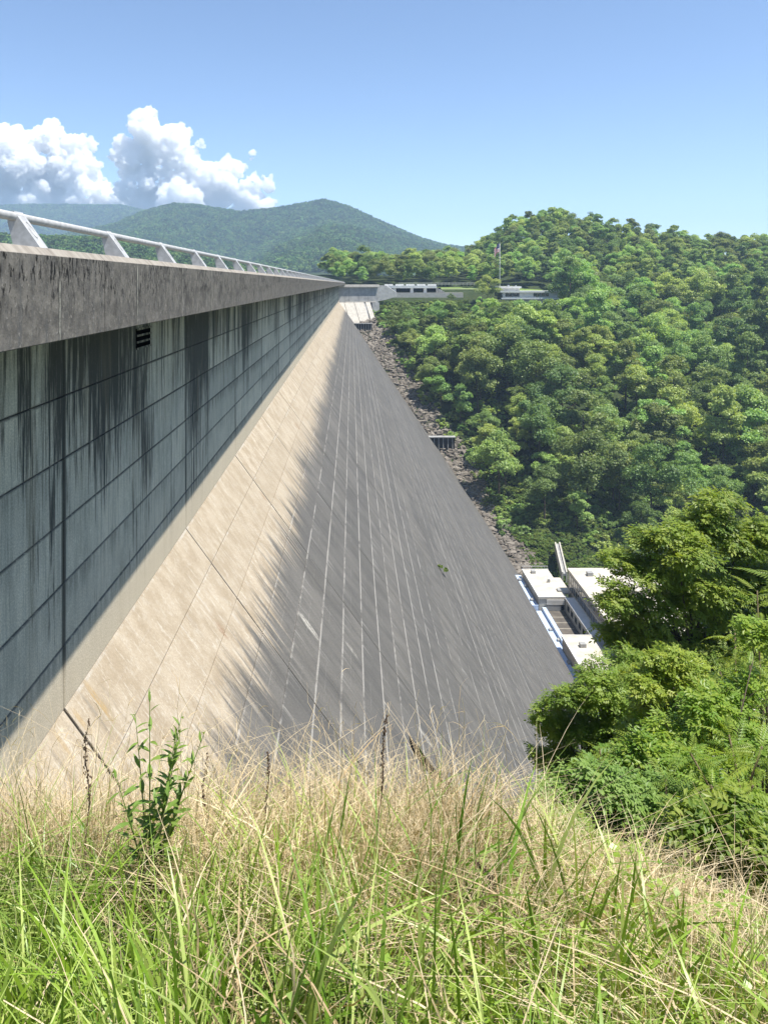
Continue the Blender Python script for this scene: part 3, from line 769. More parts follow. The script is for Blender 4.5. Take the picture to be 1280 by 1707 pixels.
for i in range(nu):
    for j in range(nv_):
        a = i/(nu-1); b = j/(nv_-1)
        V.append((-.2 - 3.4*a**.8 + .25*math.sin(9*a+2*b), .55*math.sin(17*a+2*b)*(.3+.7*a), -5.4*(1-b) - 3.4*a**1.2 + .3*math.sin(5*a))); UV.append((a, b))
ii = np.arange(nu*nv_).reshape(nu, nv_); fq = np.stack([ii[:-1, :-1], ii[1:, :-1], ii[1:, 1:], ii[:-1, 1:]], -1).reshape(-1, 4)
fm = mk_mesh('flag', V, [fq], True); ul = fm.uv_layers.new(name='UVMap')
UVa = np.array(UV, dtype=np.float32)[fq.reshape(-1)]; ul.data.foreach_set('uv', UVa.ravel())
tag(obj('flag', fm, mat_flag(), None, (P(833, 474, 520)[0], 520, zt-.3)), 'red and white striped flag hanging limp from the flagpole', 'flag')

# ------------------------------------------------------------------ vegetation helpers
def unit(a): return a/np.maximum(np.linalg.norm(a, axis=-1, keepdims=True), 1e-9)

def leaf_cards(p, n, size, aspect=.6, bias=.9, r=rng, fold=0.0):
    """rhombic leaves at points p facing roughly along n"""
    N = len(p); nn = unit(n*bias + r.normal(size=(N, 3))*.6)
    a = unit(np.cross(nn, r.normal(size=(N, 3)))); b = np.cross(nn, a)
    s = np.asarray(size).reshape(-1, 1)*np.ones((N, 1))
    v = np.stack([p - a*s*.5, p + b*s*aspect*.5 + nn*s*fold, p + a*s*.5, p - b*s*aspect*.5 + nn*s*fold], 1)
    f = np.arange(N*4).reshape(N, 4)
    tone = np.repeat(r.random(N), 4)
    return v.reshape(-1, 3), f, tone

def crown(name, R_, Hc, nb, nl_, ls, seed, shape='round', aspect=.7):
    """leaf clumps through the volume of a crown whose base is at z=0"""
    r = np.random.default_rng(seed); P_, N_, S_ = [], [], []
    nlobe = int(r.integers(6, 10)); lobes = []
    for i in range(nlobe):
        t = (i+.6)/nlobe; z = Hc*(.16+.66*t)
        rad = {'round': R_*math.sqrt(max(.06, 1-((z/Hc-.38)/.60)**2)), 'cone': R_*(1.05-z/Hc)**.8, 'tall': R_*(.55+.4*math.sin(3.0*z/Hc))}[shape]
        an = i*2.399963 + r.normal()*.6; q = 0 if i == nlobe-1 else rad*r.uniform(.35, .85)
        lobes.append((q*math.cos(an), q*math.sin(an), z+r.normal()*Hc*.05, R_*r.uniform(.34, .56)*(1.1-.3*t)))
    for i in range(nb):
        lx, ly, lz, lr = lobes[i % nlobe]
        d0 = unit(r.normal(size=3)); d0[2] = abs(d0[2])*.9-.12
        c = np.array((lx, ly, lz)) + d0*lr*r.uniform(.5, 1.0)
        br = R_*r.uniform(.13, .27)
        d = unit(r.normal(size=(nl_, 3))); d[:, 2] = np.abs(d[:, 2])*np.where(r.random(nl_) < .8, 1, -1)
        rr = br*r.uniform(.45, 1.15, (nl_, 1))
        P_.append(c + d*rr*np.array((1, 1, .72))); N_.append(unit(d*.7 + d0*.4 + np.array((.25, -.1, .75)))); S_.append(ls*r.uniform(.6, 1.3, nl_))
    v, f, tn = leaf_cards(np.concatenate(P_), np.concatenate(N_), np.concatenate(S_), aspect, 1.0, r)
    return mk_mesh(name, v, [f], False, tn)

def trunk(name, h, r0, nlimb, reach, seed, up=.45):
    r = np.random.default_rng(seed); mb = MB()
    top = (r.normal()*.04*h, r.normal()*.04*h, h)
    mb.tube([(0, 0, -1.5), (0, 0, 0), (top[0]*.4, top[1]*.4, h*.5), top], [r0*1.25, r0, r0*.7, r0*.2], 7)
    for k in range(nlimb):
        t = .35+.6*k/nlimb; an = k*2.4+r.normal()*.3; L = reach*(1.1-t*.7)
        b = (top[0]*t, top[1]*t, h*t)
        mb.tube([b, (b[0]+L*.5*math.cos(an), b[1]+L*.5*math.sin(an), b[2]+L*up*.5), (b[0]+L*math.cos(an), b[1]+L*math.sin(an), b[2]+L*up*1.2)],
                [r0*.4*(1.2-t), r0*.25*(1.2-t), r0*.08], 5)
    return mb.mesh(name, True)

# ------------------------------------------------------------------ forest on the far bank
crowns = []
for k in range(9):
    shp = ['round', 'round', 'tall', 'round', 'cone', 'round', 'tall', 'round', 'round'][k]
    Rk = [6.2, 7.0, 4.8, 5.6, 4.6, 7.6, 5.2, 6.4, 5.8][k]; Hk = [11, 12, 13.5, 10, 13, 12.5, 12, 11.5, 12][k]
    crowns.append((crown('crown', Rk*1.12, Hk*1.1, 78 + 4*k, 110, .56, 100+k, shp), Rk, Hk))
trunks = [trunk('trunk', 14, .3, 6, 4.5, 200+k) for k in range(4)]
for c, _, _ in crowns: c.materials.append(M['leafA'])
for t_ in trunks: t_.materials.append(M['bark'])

def visible_uv(x, y, z): return U0+F*x/y, V0-F*z/y
def edge_x(y):     # where the rock strip ends and the wood begins
    z = np.interp(y, yk, zk); return (-z-21.58)/SL + np.interp(y, [262, 300, 340, 400, 440, 470], [5, 5, 7.5, 11, 13.5, 15])
cand = []
r = np.random.default_rng(11)
for yy in np.arange(284, 780, 13.5):
    for xx in np.arange(-34, 480, 13.5):
        x = xx + r.uniform(-5, 5); y = yy + r.uniform(-5, 5)
        sc = r.choice([.95, 1.2, 1.5, 1.85] if y < 520 else [.95, 1.1, 1.3])*r.uniform(.88, 1.12)
        if y > 545 and x < 150: sc *= 1.02
        if y < 492 and x < edge_x(y) + 3.5*sc: continue
        if 484 < y < 551 and 10 < x < 128 + (y-480)*.1: continue
        if y > 492 and x < 10 and y < 552: continue
        if y < 281 and x < 85: continue
        if y < 305 and x < 90: sc *= .8
        if 462 < y < 490 and 22 < x < 70: continue
        if 400 < y < 493 and x < 132:          # the view from the overlook is kept open
            room = -(500-V0)/F*y - np.interp(y, yk, zk); sc = min(sc, room/19)
            if sc < .22: continue
        if not 545 < U0+F*x/y < 1400: continue
        cand.append((y, x, y, 0, sc, r.integers(9), r.uniform(0, 6.28), r.uniform(.88, 1.15)))
_z = H(np.array([c[1] for c in cand]), np.array([c[2] for c in cand]))
cand = [c[:3]+(float(z),)+c[4:] for c, z in zip(cand, _z)]
# trees that stand on the open ground of the overlook and beside its buildings
special = [
    ('round dark tree standing between the overlook terrace and the flagpole', 812, 474, 488, 1.0, 5, 22),
    ('small round tree at the near left corner of the low white building', 800, 494, 478, .55, 3, None),
    ('low dark bush on the lawn edge beside the terrace stairs', 752, 492, 492, .34, 0, None),
    ('rounded tree hiding the right end of the low white building', 960, 510, 480, .8, 1, None),
]
cand.sort(key=lambda c: c[0])
def zone(x, y, u):
    if y > 550 and u < 668: return ('leafy tree in the separate clump behind the far end of the dam', 'trees behind the end of the dam')
    if y > 545 and x < 150: return ('tall tree in the dark row behind the overlook lawn', 'trees behind the overlook lawn')
    if x < edge_x(min(y, 480)) + 16 and y < 480: return ('tree at the edge of the wood along the rock strip', 'trees along the rock strip')
    if y > 600: return ('tree on the crest of the wooded hill against the sky', 'trees on the hill crest')
    if y < 360: return ('tree low on the wooded hillside near the powerhouse', 'trees low on the hillside')
    return ('broadleaf tree in the dense wood covering the far hillside', 'trees on the far hillside')
def put_tree(x, y, z, sc, k, rot, hs, label, group, sink=0.0):
    me, Rk, Hk = crowns[k]
    t_ = tag(empty('broadleaf_tree', (x, y, z-.3-sink)), label, 'tree', group)
    t_.rotation_euler = (0, 0, rot); t_.scale = (sc, sc, sc*hs)
    obj('trunk', trunks[k % 4], None, t_); obj('crown', me, None, t_, (0, 0, 4.6))
# nearest visible ones are things, the remainder one mass
front = [c for c in cand if visible_uv(c[1], c[2], c[3]+12)[0] < 1300]
# skyline trees must be trees too: take the 200 nearest and the 95 highest against the sky
sky_c = sorted([c for c in front if c[0] > 545], key=lambda c: visible_uv(c[1], c[2], c[3]+16)[1])[:95]
sid = set(id(c) for c in sky_c)
things = [c for c in front if id(c) not in sid][:200] + sky_c
tid = set(id(c) for c in things)
mass = [c for c in cand if id(c) not in tid]
ORD = ['first', 'second', 'third', 'fourth', 'fifth', 'sixth', 'seventh', 'eighth', 'ninth', 'tenth', 'eleventh', 'twelfth', 'thirteenth', 'fourteenth', 'fifteenth', 'sixteenth', 'seventeenth', 'eighteenth', 'nineteenth', 'twentieth']
strip_ = sorted([c for c in things if zone(c[1], c[2], visible_uv(*c[1:4])[0])[1] == 'trees along the rock strip'], key=lambda c: visible_uv(*c[1:4])[1])
row_ = sorted([c for c in things if zone(c[1], c[2], visible_uv(*c[1:4])[0])[1] == 'trees behind the overlook lawn'], key=lambda c: visible_uv(*c[1:4])[0])
clump_ = sorted([c for c in things if zone(c[1], c[2], visible_uv(*c[1:4])[0])[1] == 'trees behind the end of the dam'], key=lambda c: visible_uv(*c[1:4])[0])
own = {}
for i, c in enumerate(strip_[:20]): own[id(c)] = 'tree at the edge of the rock strip, %s from the top' % ORD[i]
for i, c in enumerate(row_[:20]): own[id(c)] = 'tall tree in the row behind the overlook lawn, %s from the left' % ORD[i]
for i, c in enumerate(clump_[:20]): own[id(c)] = 'tree in the clump behind the far end of the dam, %s from the left' % ORD[i]
for c in things:
    _, x, y, z, sc, k, rot, hs = c
    lb, gp = zone(x, y, visible_uv(x, y, z)[0]); lb = own.get(id(c), lb); put_tree(x, y, z, sc, k, rot, hs, lb, gp)
for lb, u, v, y, sc, k, _ in special:
    p = P(u, v, y); z = float(H(p[0], y))
    lift = max(p[2]-4.6*sc-z-1.5, -1.0) if p[2] > z else -1
    put_tree(p[0], y, z, sc, k, 1.0, 1.0, lb, None)

def scatter(name, meshes, pts, rots, scales, hscale, label, cat):
    """one mass of instanced crowns: geometry nodes on a cloud of points"""
    src = bpy.data.collections.new(name+'_kinds')
    for i, me in enumerate(meshes):
        src.objects.link(bpy.data.objects.new('crown_kind', me))
    me = bpy.data.meshes.new(name); n = len(pts)
    me.vertices.add(n); me.vertices.foreach_set('co', np.asarray(pts, dtype=np.float32).ravel())
    a = me.attributes.new('rot', 'FLOAT_VECTOR', 'POINT'); rv = np.zeros((n, 3), dtype=np.float32); rv[:, 2] = rots; a.data.foreach_set('vector', rv.ravel())
    a = me.attributes.new('scl', 'FLOAT_VECTOR', 'POINT'); sv = np.stack([scales, scales, np.asarray(scales)*hscale], 1).astype(np.float32); a.data.foreach_set('vector', sv.ravel())
    o = bpy.data.objects.new(name, me); COL.objects.link(o)
    ng = bpy.data.node_groups.new(name, 'GeometryNodeTree')
    ng.interface.new_socket('Geometry', in_out='INPUT', socket_type='NodeSocketGeometry'); ng.interface.new_socket('Geometry', in_out='OUTPUT', socket_type='NodeSocketGeometry')
    gi = ng.nodes.new('NodeGroupInput'); go = ng.nodes.new('NodeGroupOutput')
    ip = ng.nodes.new('GeometryNodeInstanceOnPoints'); ci = ng.nodes.new('GeometryNodeCollectionInfo')
    ci.inputs['Collection'].default_value = src; ci.inputs['Separate Children'].default_value = True
    ip.inputs['Pick Instance'].default_value = True
    na = ng.nodes.new('GeometryNodeInputNamedAttribute'); na.data_type = 'FLOAT_VECTOR'; na.inputs[0].default_value = 'rot'
    nb_ = ng.nodes.new('GeometryNodeInputNamedAttribute'); nb_.data_type = 'FLOAT_VECTOR'; nb_.inputs[0].default_value = 'scl'
    ri = ng.nodes.new('FunctionNodeRandomValue'); ri.data_type = 'INT'
    for s_ in ri.inputs:
        if s_.type == 'INT' and s_.name == 'Min': s_.default_value = 0
        if s_.type == 'INT' and s_.name == 'Max': s_.default_value = len(meshes)-1
    L = ng.links.new
    L(gi.outputs[0], ip.inputs['Points']); L(ci.outputs[0], ip.inputs['Instance'])
    L([s_ for s_ in ri.outputs if s_.type == 'INT'][0], ip.inputs['Instance Index'])
    L(na.outputs[0], ip.inputs['Rotation']); L(nb_.outputs[0], ip.inputs['Scale']); L(ip.outputs[0], go.inputs[0])
    md = o.modifiers.new('scatter', 'NODES'); md.node_group = ng
    tag(o, label, cat, kind='stuff')
    return o
ms = np.array([(c[1], c[2], c[3]+4.0*c[4]) for c in mass])
scatter('hillside_forest', [c[0] for c in crowns], ms, [c[6] for c in mass], np.array([c[4] for c in mass]), 1.0,
        'dense wood filling the far hillside between the trees', 'forest')
# undergrowth: low leafy mounds over the bank, brighter vines above the powerhouse and below the overlook
bush = [crown('bush', 1.9, 2.2, 12, 90, .42, 300+k, 'round') for k in range(4)]
for b in bush: b.materials.append(M['leafA'])
ug = []
for _ in range(5200):
    x = r.uniform(0, 330); y = r.uniform(268, 560)
    if y < 492 and x < edge_x(y) - 1.5: continue
    if 488 < y < 560 and x < 140: continue
    if y < 286 and x < 86: continue
    if U0+F*x/y > 1340: continue
    ug.append((x, y))
ug = np.array(ug); ug = np.column_stack([ug, H(ug[:, 0], ug[:, 1])-.6])
scatter('undergrowth', bush, ug, r.uniform(0, 6, len(ug)), r.uniform(.8, 1.9, len(ug)), 1.0, 'shrubby undergrowth beneath the hillside trees', 'undergrowth')
vb2 = [crown('vine', 1.5, 1.5, 10, 110, .36, 320+k, 'round') for k in range(3)]
for b in vb2: b.materials.append(M['leafV'])
vp = []
for _ in range(1500):
    x = r.uniform(50, 110); y = r.uniform(242, 318)
    if x < edge_x(y) + 1 or abs(x - (P(935, 930, 255)[0])) < 1.6 and y < 275: continue
    if y < 246 and x < 64: continue
    vp.append((x, y))
for _ in range(700):
    x = r.uniform(16, 72); y = r.uniform(462, 492)
    vp.append((x, y))
vp = np.array(vp); vp = np.column_stack([vp, H(vp[:, 0], vp[:, 1])-.3])
scatter('vine_cover', vb2, vp, r.uniform(0, 6, len(vp)), r.uniform(.7, 1.5, len(vp)), 1.0, 'bright green vines and saplings covering the open banks', 'vines')

# ------------------------------------------------------------------ rock rubble along the dam's groin
def ico(sub=1):
    bm = bmesh.new(); bmesh.ops.create_icosphere(bm, subdivisions=sub, radius=1.0)
    v = np.array([x.co[:] for x in bm.verts]); f = np.array([[q.index for q in p.verts] for p in bm.faces]); bm.free(); return v, f
iv, if_ = ico(1)
RV, RF, RT = [], [], []; nvr = 0
_ry = r.uniform(255, 474, 9000); _xc = (-np.interp(_ry, yk, zk)-21.58)/SL
_rx = _xc-2.5 + r.random(9000)*(edge_x(_ry)+4-_xc+2.5); _rz = H(_rx, _ry)
for x, y, z in zip(_rx, _ry, _rz):
    s = .3+1.3*r.random()**4
    d = 1+.32*r.normal(size=(len(iv), 1))
    m_ = iv*d*s*np.array((1, r.uniform(.6, 1.2), r.uniform(.45, .8)))
    an = r.uniform(0, 6.28); ca, sa = math.cos(an), math.sin(an)
    m_ = np.stack([m_[:, 0]*ca-m_[:, 1]*sa, m_[:, 0]*sa+m_[:, 1]*ca, m_[:, 2]], 1)
    RV.append(m_ + (x, y, z+.15)); RF.append(if_+nvr); nvr += len(iv); RT.append(np.full(len(iv), r.random()))
o = obj('rock_rubble', mk_mesh('rock_rubble', np.concatenate(RV), [np.concatenate(RF)], False, np.concatenate(RT)), M['rock'])
tag(o, 'strip of brown broken rock between the dam face and the wood', 'rocks', kind='stuff')

# ------------------------------------------------------------------ woods on the mountains
def blob(seed, R_, Hc, sub=2):
    v, f = ico(sub); rr = np.random.default_rng(seed)
    ph_ = rr.uniform(0, 6, 6)
    d = 1 + .22*np.sin(v[:, 0]*4.1+ph_[0])*np.sin(v[:, 1]*4.3+ph_[1]) + .16*np.sin(v[:, 2]*6+ph_[2]+v[:, 0]*3) + .07*rr.normal(size=len(v))
    v = v*d[:, None]*np.array((R_, R_, Hc/2)); v[:, 2] += Hc*.35
    return mk_mesh('far_crown', v, [f], False, rr.random(len(v)))
fars = [crown('far_crown', 5.6, 9.0, 20, 30, 1.6, 400+k, 'round') for k in range(5)]
for b in fars: b.materials.append(M['leafB'])
def mountain(name, x0, x1, y0, y1, step, label, sc0, umin, umax, seed):
    rr = np.random.default_rng(seed)
    X, Y = np.meshgrid(np.arange(x0, x1, step), np.arange(y0, y1, step))
    X = X.ravel()+rr.uniform(-.45, .45, X.size)*step; Y = Y.ravel()+rr.uniform(-.45, .45, Y.size)*step
    Z = H(X, Y); u = U0+F*X/Y; v = V0-F*Z/Y
    sl_ = (H(X, Y+6)-H(X, Y-6))/12            # far sides of the ridges are never seen
    k = (u > umin) & (u < umax) & (Z > -8) & (v < 474) & (sl_ > -.22)
    pts = np.stack([X, Y, Z-1.0], 1)[k]
    scatter(name, fars, pts, rr.uniform(0, 6.28, len(pts)), sc0*rr.uniform(.75, 1.25, len(pts)), 1.0, label, 'forest')
    return len(pts)
n1 = mountain('ridge_forest', -900, 40, 930, 1420, 8.0, 'green wooded ridge across the reservoir behind the guard rail', 1.0, -60, 640, 1)
n2 = mountain('mountain_forest', -1700, 520, 1750, 3300, 11.0, 'forest covering the blue-green mountain behind the dam', 1.35, -60, 860, 2)
n3 = mountain('far_mountain_forest', -2600, -700, 4000, 5060, 14.0, 'forest on the hazy blue mountain at far left', 1.7, -60, 420, 3)
print('forest', len(things), len(mass), len(ug), n1, n2, n3)

# ------------------------------------------------------------------ clouds
def mat_cloud():
    t = NT('cloud'); t.n.remove(t.b)
    pv = t.new('ShaderNodeVolumeScatter'); pv.inputs['Color'].default_value = (1, 1, 1, 1); pv.inputs['Density'].default_value = .036
    pv.inputs['Anisotropy'].default_value = .3
    t.l.new(pv.outputs[0], t.out.inputs['Volume'])
    return t.m
M['cloud'] = mat_cloud()
cv3, cf3 = ico(3)
ctex = bpy.data.textures.new('billow', 'CLOUDS'); ctex.noise_scale = 130.0; ctex.noise_depth = 6
ctex2 = bpy.data.textures.new('fine_billow', 'CLOUDS'); ctex2.noise_scale = 48.0; ctex2.noise_depth = 4
def cloud(name, label, lobes, y, seed, group='cumulus clouds over the mountain', vox=11.0):
    """puffs on puffs, fused into one skin and roughened"""
    rr = np.random.default_rng(seed); VV, FF = [], []; n = 0
    k = y/F; c0 = np.array(P(lobes[0][0], lobes[0][1], y))
    def add(c, rad):
        nonlocal n
        VV.append(cv3*rad*np.array((1, 1, .92)) + c - c0); FF.append(cf3+n); n += len(cv3)
    for (u, vv, rp) in lobes:
        c = np.array(P(u, vv, y)) + np.array((0, rr.uniform(-.6, .6)*rp*k*1.5, 0)); rad = rp*k
        add(c, rad*.9)
        for _ in range(14):
            d = unit(rr.normal(size=3)); d[2] = d[2]*.9 + .1; d[1] -= .3; d = unit(d)
            r2 = rad*rr.uniform(.25, .5); c2 = c + d*rad*rr.uniform(.7, .95); add(c2, r2)
            for _ in range(4):
                e = unit(rr.normal(size=3)+d*.9); add(c2+e*r2*.8, r2*rr.uniform(.28, .55))
    o = obj(name, mk_mesh(name, np.concatenate(VV), [np.concatenate(FF)], True), M['cloud'], None, tuple(c0))
    md = o.modifiers.new('fuse', 'REMESH'); md.mode = 'VOXEL'; md.voxel_size = vox; md.use_smooth_shade = True
    md = o.modifiers.new('billow', 'DISPLACE'); md.texture = ctex; md.strength = 150.0; md.mid_level = .5; md.texture_coords = 'GLOBAL'
    md = o.modifiers.new('fine', 'DISPLACE'); md.texture = ctex2; md.strength = 95.0; md.mid_level = .5; md.texture_coords = 'GLOBAL'
    return tag(o, label, 'cloud', group)
cloud('cumulus_cloud', 'broad white cumulus cloud at the left edge of the sky',
      [(20, 232, 26), (70, 228, 27), (118, 242, 24), (155, 244, 10), (30, 280, 42), (90, 285, 40), (140, 290, 34), (-30, 260, 50), (60, 325, 42), (150, 325, 38), (10, 328, 42), (190, 335, 22)], 9500, 51)
cloud('cumulus_cloud', 'towering white cumulus cloud behind the mountain',
      [(240, 200, 20), (252, 228, 28), (295, 228, 22), (220, 262, 30), (262, 270, 36), (308, 268, 24), (330, 294, 28), (388, 282, 21), (372, 305, 28), (418, 306, 16), (444, 306, 14), (230, 306, 36), (290, 318, 36), (350, 332, 32), (410, 335, 26), (240, 340, 36), (445, 345, 16), (310, 345, 36)], 9000, 52)
cloud('cloud_wisp', 'small detached puff right of the cloud tower', [(329, 241, 4), (335, 240, 5), (340, 244, 3), (324, 246, 2.5)], 9000, 53, None)
cloud('cloud_wisp', 'tiny wisp above the right shoulder of the cloud', [(422, 256, 4), (425, 252, 3), (424, 262, 3), (420, 264, 2)], 9000, 54, None)

# ------------------------------------------------------------------ foreground: near trees and shrubs
def near_crown(name, blobs, leaf, dens, seed, aspect=.45, fold=.0):
    """blobs: (x,y,z,rx,rz) ellipsoids; sprays of narrow leaflets over and inside each"""
    rr = np.random.default_rng(seed); V_, F_, T_ = [], [], []; n = 0
    sub = []
    for (x, y, z, rx_, rz__) in blobs:
        for _ in range(7):
            d = unit(rr.normal(size=3)); k_ = rr.uniform(.28, .62); q_ = rr.uniform(.25, .85)
            sub.append((x+d[0]*rx_*q_, y+d[1]*rx_*q_, z+d[2]*rz__*q_, rx_*k_*1.1, rx_*k_*rr.uniform(.5, .9)))
    for (x, y, z, rx_, rz__) in sub:
        ns = int(dens*.42*4*math.pi*rx_*rx_)
        d = unit(rr.normal(size=(ns, 3))); d[:, 2] = np.where(rr.random(ns) < .72, np.abs(d[:, 2]), d[:, 2])
        p = np.array((x, y, z)) + d*np.array((rx_, rx_, rz__))*(rr.uniform(.2, 1.25, (ns, 1))**.6)
        nr = unit(d*.5+np.array((.25, -.1, 1.1))+rr.normal(size=(ns, 3))*.35)
        ax = unit(np.cross(nr, rr.normal(size=(ns, 3))) + d*.5 - np.array((0, 0, .25)))
        sd = unit(np.cross(nr, ax)); tn0 = rr.random(ns)
        for k in range(7):                                        # leaflets in pairs along a stalk
            sgn = 0 if k == 6 else (1 if k % 2 else -1); a0 = (k//2)*.34*leaf*1.5
            c = p + ax*(a0+.1*leaf) ; dirv = unit(ax*(.55 if sgn else 1.0) + sd*sgn) 
            w = np.cross(nr, dirv); L = leaf*rr.uniform(.75, 1.2, (ns, 1))
            v = np.stack([c, c+dirv*L*.5+w*L*aspect*.5, c+dirv*L-nr*L*.12, c+dirv*L*.5-w*L*aspect*.5], 1).reshape(-1, 3)
            V_.append(v); F_.append(np.arange(ns*4).reshape(ns, 4)+n); n += ns*4
            T_.append(np.repeat(np.clip(tn0**1.6+rr.normal(size=ns)*.12, 0, 1), 4))
    return mk_mesh(name, np.concatenate(V_), [np.concatenate(F_)], False, np.concatenate(T_))

def near_tree(name, label, base_uv, y, blobs_px, leaf, dens, seed, mat, cat='tree', group=None, trunk_r=.12):
    """blobs given as (u, v, radius px, depth shift m) at distance y"""
    bl = []
    for (u, v, rp, dy) in blobs_px:
        p = P(u, v, y+dy); bl.append((p[0], p[1], p[2], rp*y/F, rp*y/F*.8))
    bx = P(base_uv[0], base_uv[1], y)[0]; bz = float(H(bx, y))
    root = tag(empty(name, (bx, y, bz)), label, cat, group)
    bl = [(a-bx, b-y, c-bz, d, e) for (a, b, c, d, e) in bl]
    mb = MB(); tops = sorted(bl, key=lambda b: b[2]); hh = max(b[2] for b in bl)
    rr = np.random.default_rng(seed)
    mb.tube([(0, 0, -.4), (.05, 0, hh*.3), (tops[0][0]*.3, tops[0][1]*.3, tops[0][2])], [trunk_r*1.2, trunk_r, trunk_r*.6], 8)
    st_ = Vector((tops[0][0]*.3, tops[0][1]*.3, tops[0][2])) if len(tops) > 1 else Vector((0, 0, hh*.3))
    for b in bl:
        e = Vector(b[:3]); m_ = (st_*.5+e*.5) + Vector((0, 0, .1*hh*rr.uniform(-.2, .6)))
        mb.tube([st_, m_, e], [trunk_r*.5, trunk_r*.3, trunk_r*.1], 6)
        for _ in range(5):
            d = Vector(unit(rr.normal(size=3))); d.z = abs(d.z)*.7
            mb.tube([e.lerp(m_, .3), e+d*b[3]*.8], [trunk_r*.12, trunk_r*.04], 4)
    mb.build('trunk', M['bark'], root, True)
    obj('crown', near_crown('crown', bl, leaf, dens, seed), M[mat], root)
    return root
near_tree('ash_tree', 'large leafy tree right of the powerhouse, half hiding its roofs', (1130, 1100), 34,
          [(1270, 900, 48, 1), (1075, 905, 30, 0), (1285, 985, 66, 1), (1190, 880, 62, 0), (1130, 925, 52, -1), (1235, 905, 50, 1), (1065, 950, 48, 0), (1150, 980, 70, 0), (1030, 1000, 40, -1), (1225, 975, 70, 1), (1090, 1030, 62, 0), (1175, 1050, 70, 1), (1030, 1060, 36, 0), (1255, 1050, 70, 1), (1130, 1090, 70, 0), (1210, 1120, 80, 0), (1080, 1110, 55, 0)],
          .20, 34, 61, 'leafN', trunk_r=.16)
near_tree('locust_tree', 'feathery green tree against the foot of the dam face', (985, 1300), 19,
          [(1000, 1120, 30, 0), (1040, 1100, 34, 1), (960, 1165, 40, 0), (1020, 1160, 56, 0), (930, 1215, 42, 0), (985, 1230, 60, 0), (1060, 1200, 60, 0), (905, 1255, 24, 0), (950, 1285, 50, 0), (1030, 1280, 60, -1)],
          .095, 120, 62, 'leafN', trunk_r=.07)
near_tree('locust_tree', 'yellow-green bushy tree below the large leafy tree', (1110, 1300), 16,
          [(1100, 1105, 36, 0), (1070, 1150, 50, 0), (1135, 1130, 52, 0), (1110, 1190, 62, 0), (1180, 1160, 50, .5), (1090, 1250, 60, 0), (1160, 1230, 65, 0), (1230, 1170, 56, 1), (1260, 1110, 46, 1), (1240, 1240, 66, 0)],
          .085, 130, 63, 'leafS', trunk_r=.07)
near_tree('elder_bush', 'low broad-leaved bush where the grass meets the shrubs', (960, 1400), 6.2,
          [(930, 1330, 42, 0), (985, 1320, 48, 0), (1040, 1340, 52, 0), (960, 1380, 50, 0), (1020, 1400, 56, 0), (1090, 1390, 60, 0), (1120, 1330, 50, .3)],
          .055, 420, 64, 'leafW', 'bush', trunk_r=.025)
near_tree('elder_bush', 'dark shaded bush beneath the sumac at the right edge', (1200, 1500), 4.6,
          [(1170, 1400, 60, 0), (1240, 1390, 66, 0), (1140, 1450, 50, 0), (1210, 1460, 64, 0), (1270, 1470, 60, 0), (1250, 1540, 50, 0)],
          .06, 520, 65, 'leafN', 'bush', trunk_r=.02)

near_tree('elder_bush', 'leafy bush at the edge of the grass below the feathery tree', (900, 1420), 5.0,
          [(905, 1375, 30, 0), (950, 1400, 44, 0), (1000, 1440, 50, 0), (1060, 1450, 52, 0), (1110, 1500, 50, -.3)],
          .05, 560, 66, 'leafN', 'bush', trunk_r=.018)
near_tree('blackberry_bush', 'low bramble with yellowing leaves in the bottom right grass', (1240, 1600), 3.0,
          [(1180, 1560, 42, 0), (1235, 1570, 46, 0), (1275, 1600, 50, 0), (1225, 1630, 40, -.1)],
          .05, 620, 67, 'leafS', 'bush', trunk_r=.008)
near_tree('locust_tree', 'bright leafy saplings mixed with the sumac at the right edge', (1180, 1400), 7.0,
          [(1240, 1150, 42, .6), (1180, 1190, 48, .4), (1120, 1230, 46, .4), (1240, 1230, 52, .2), (1060, 1270, 46, .2), (1150, 1290, 50, -.2), (1230, 1310, 54, -.2), (1265, 1060, 40, .8), (1270, 1380, 46, -.4), (1090, 1330, 42, -.2)],
          .06, 300, 68, 'leafS', trunk_r=.02)
# sumac: stems topped by whorls of long feathered leaves; each leaf is a part
def feather(name, L, npair, seed):
    rr = np.random.default_rng(seed); mb = MB(); pts = []; T_ = []
    for i in range(9):
        t = i/8; pts.append((L*t, 0, L*(.10*t-.34*t*t)))
    mb.tube(pts, [.004*(1-.6*i/8) for i in range(9)], 5)
    for k in range(npair):
        t = .14+.84*(k+.5)/npair; x = L*t; z = L*(.10*t-.34*t*t); l = L*.24*(math.sin(math.pi*(.14+.80*t))**.6)*rr.uniform(.9, 1.1)
        for s in (-1, 1):
            d = Vector((.42+.35*t, s*.92, -.22-.1*rr.random())).normalized(); n_ = Vector((-.1, -s*.3, 1)).normalized(); w = n_.cross(d).normalized()*l*.13
            b = Vector((x, 0, z)); m1 = b+d*l*.42+Vector((0, 0, l*.035)); e = b+d*l-Vector((0, 0, l*.10))
            mb.add([tuple(b), tuple(m1+w), tuple(m1-w), tuple(e)], [], [(0, 2, 1), (1, 2, 3)])
    b = Vector((L, 0, L*(-.24))); l = L*.17
    mb.add([tuple(b), (b.x+l*.4, l*.14, b.z-l*.15), (b.x+l*.4, -l*.14, b.z-l*.15), (b.x+l, 0, b.z-l*.5)], [], [(0, 2, 1), (1, 2, 3)])
    return mb.mesh(name)
feathers = [feather('leaf', .46, 10, 70), feather('leaf', .40, 9, 71), feather('leaf', .52, 12, 72), feather('leaf', .34, 8, 73)]
for f_ in feathers:
    f_.materials.append(M['leafS'])
    a = f_.attributes.new('tone', 'FLOAT', 'POINT'); a.data.foreach_set('value', rng.random(len(f_.vertices)).astype(np.float32)*.7)
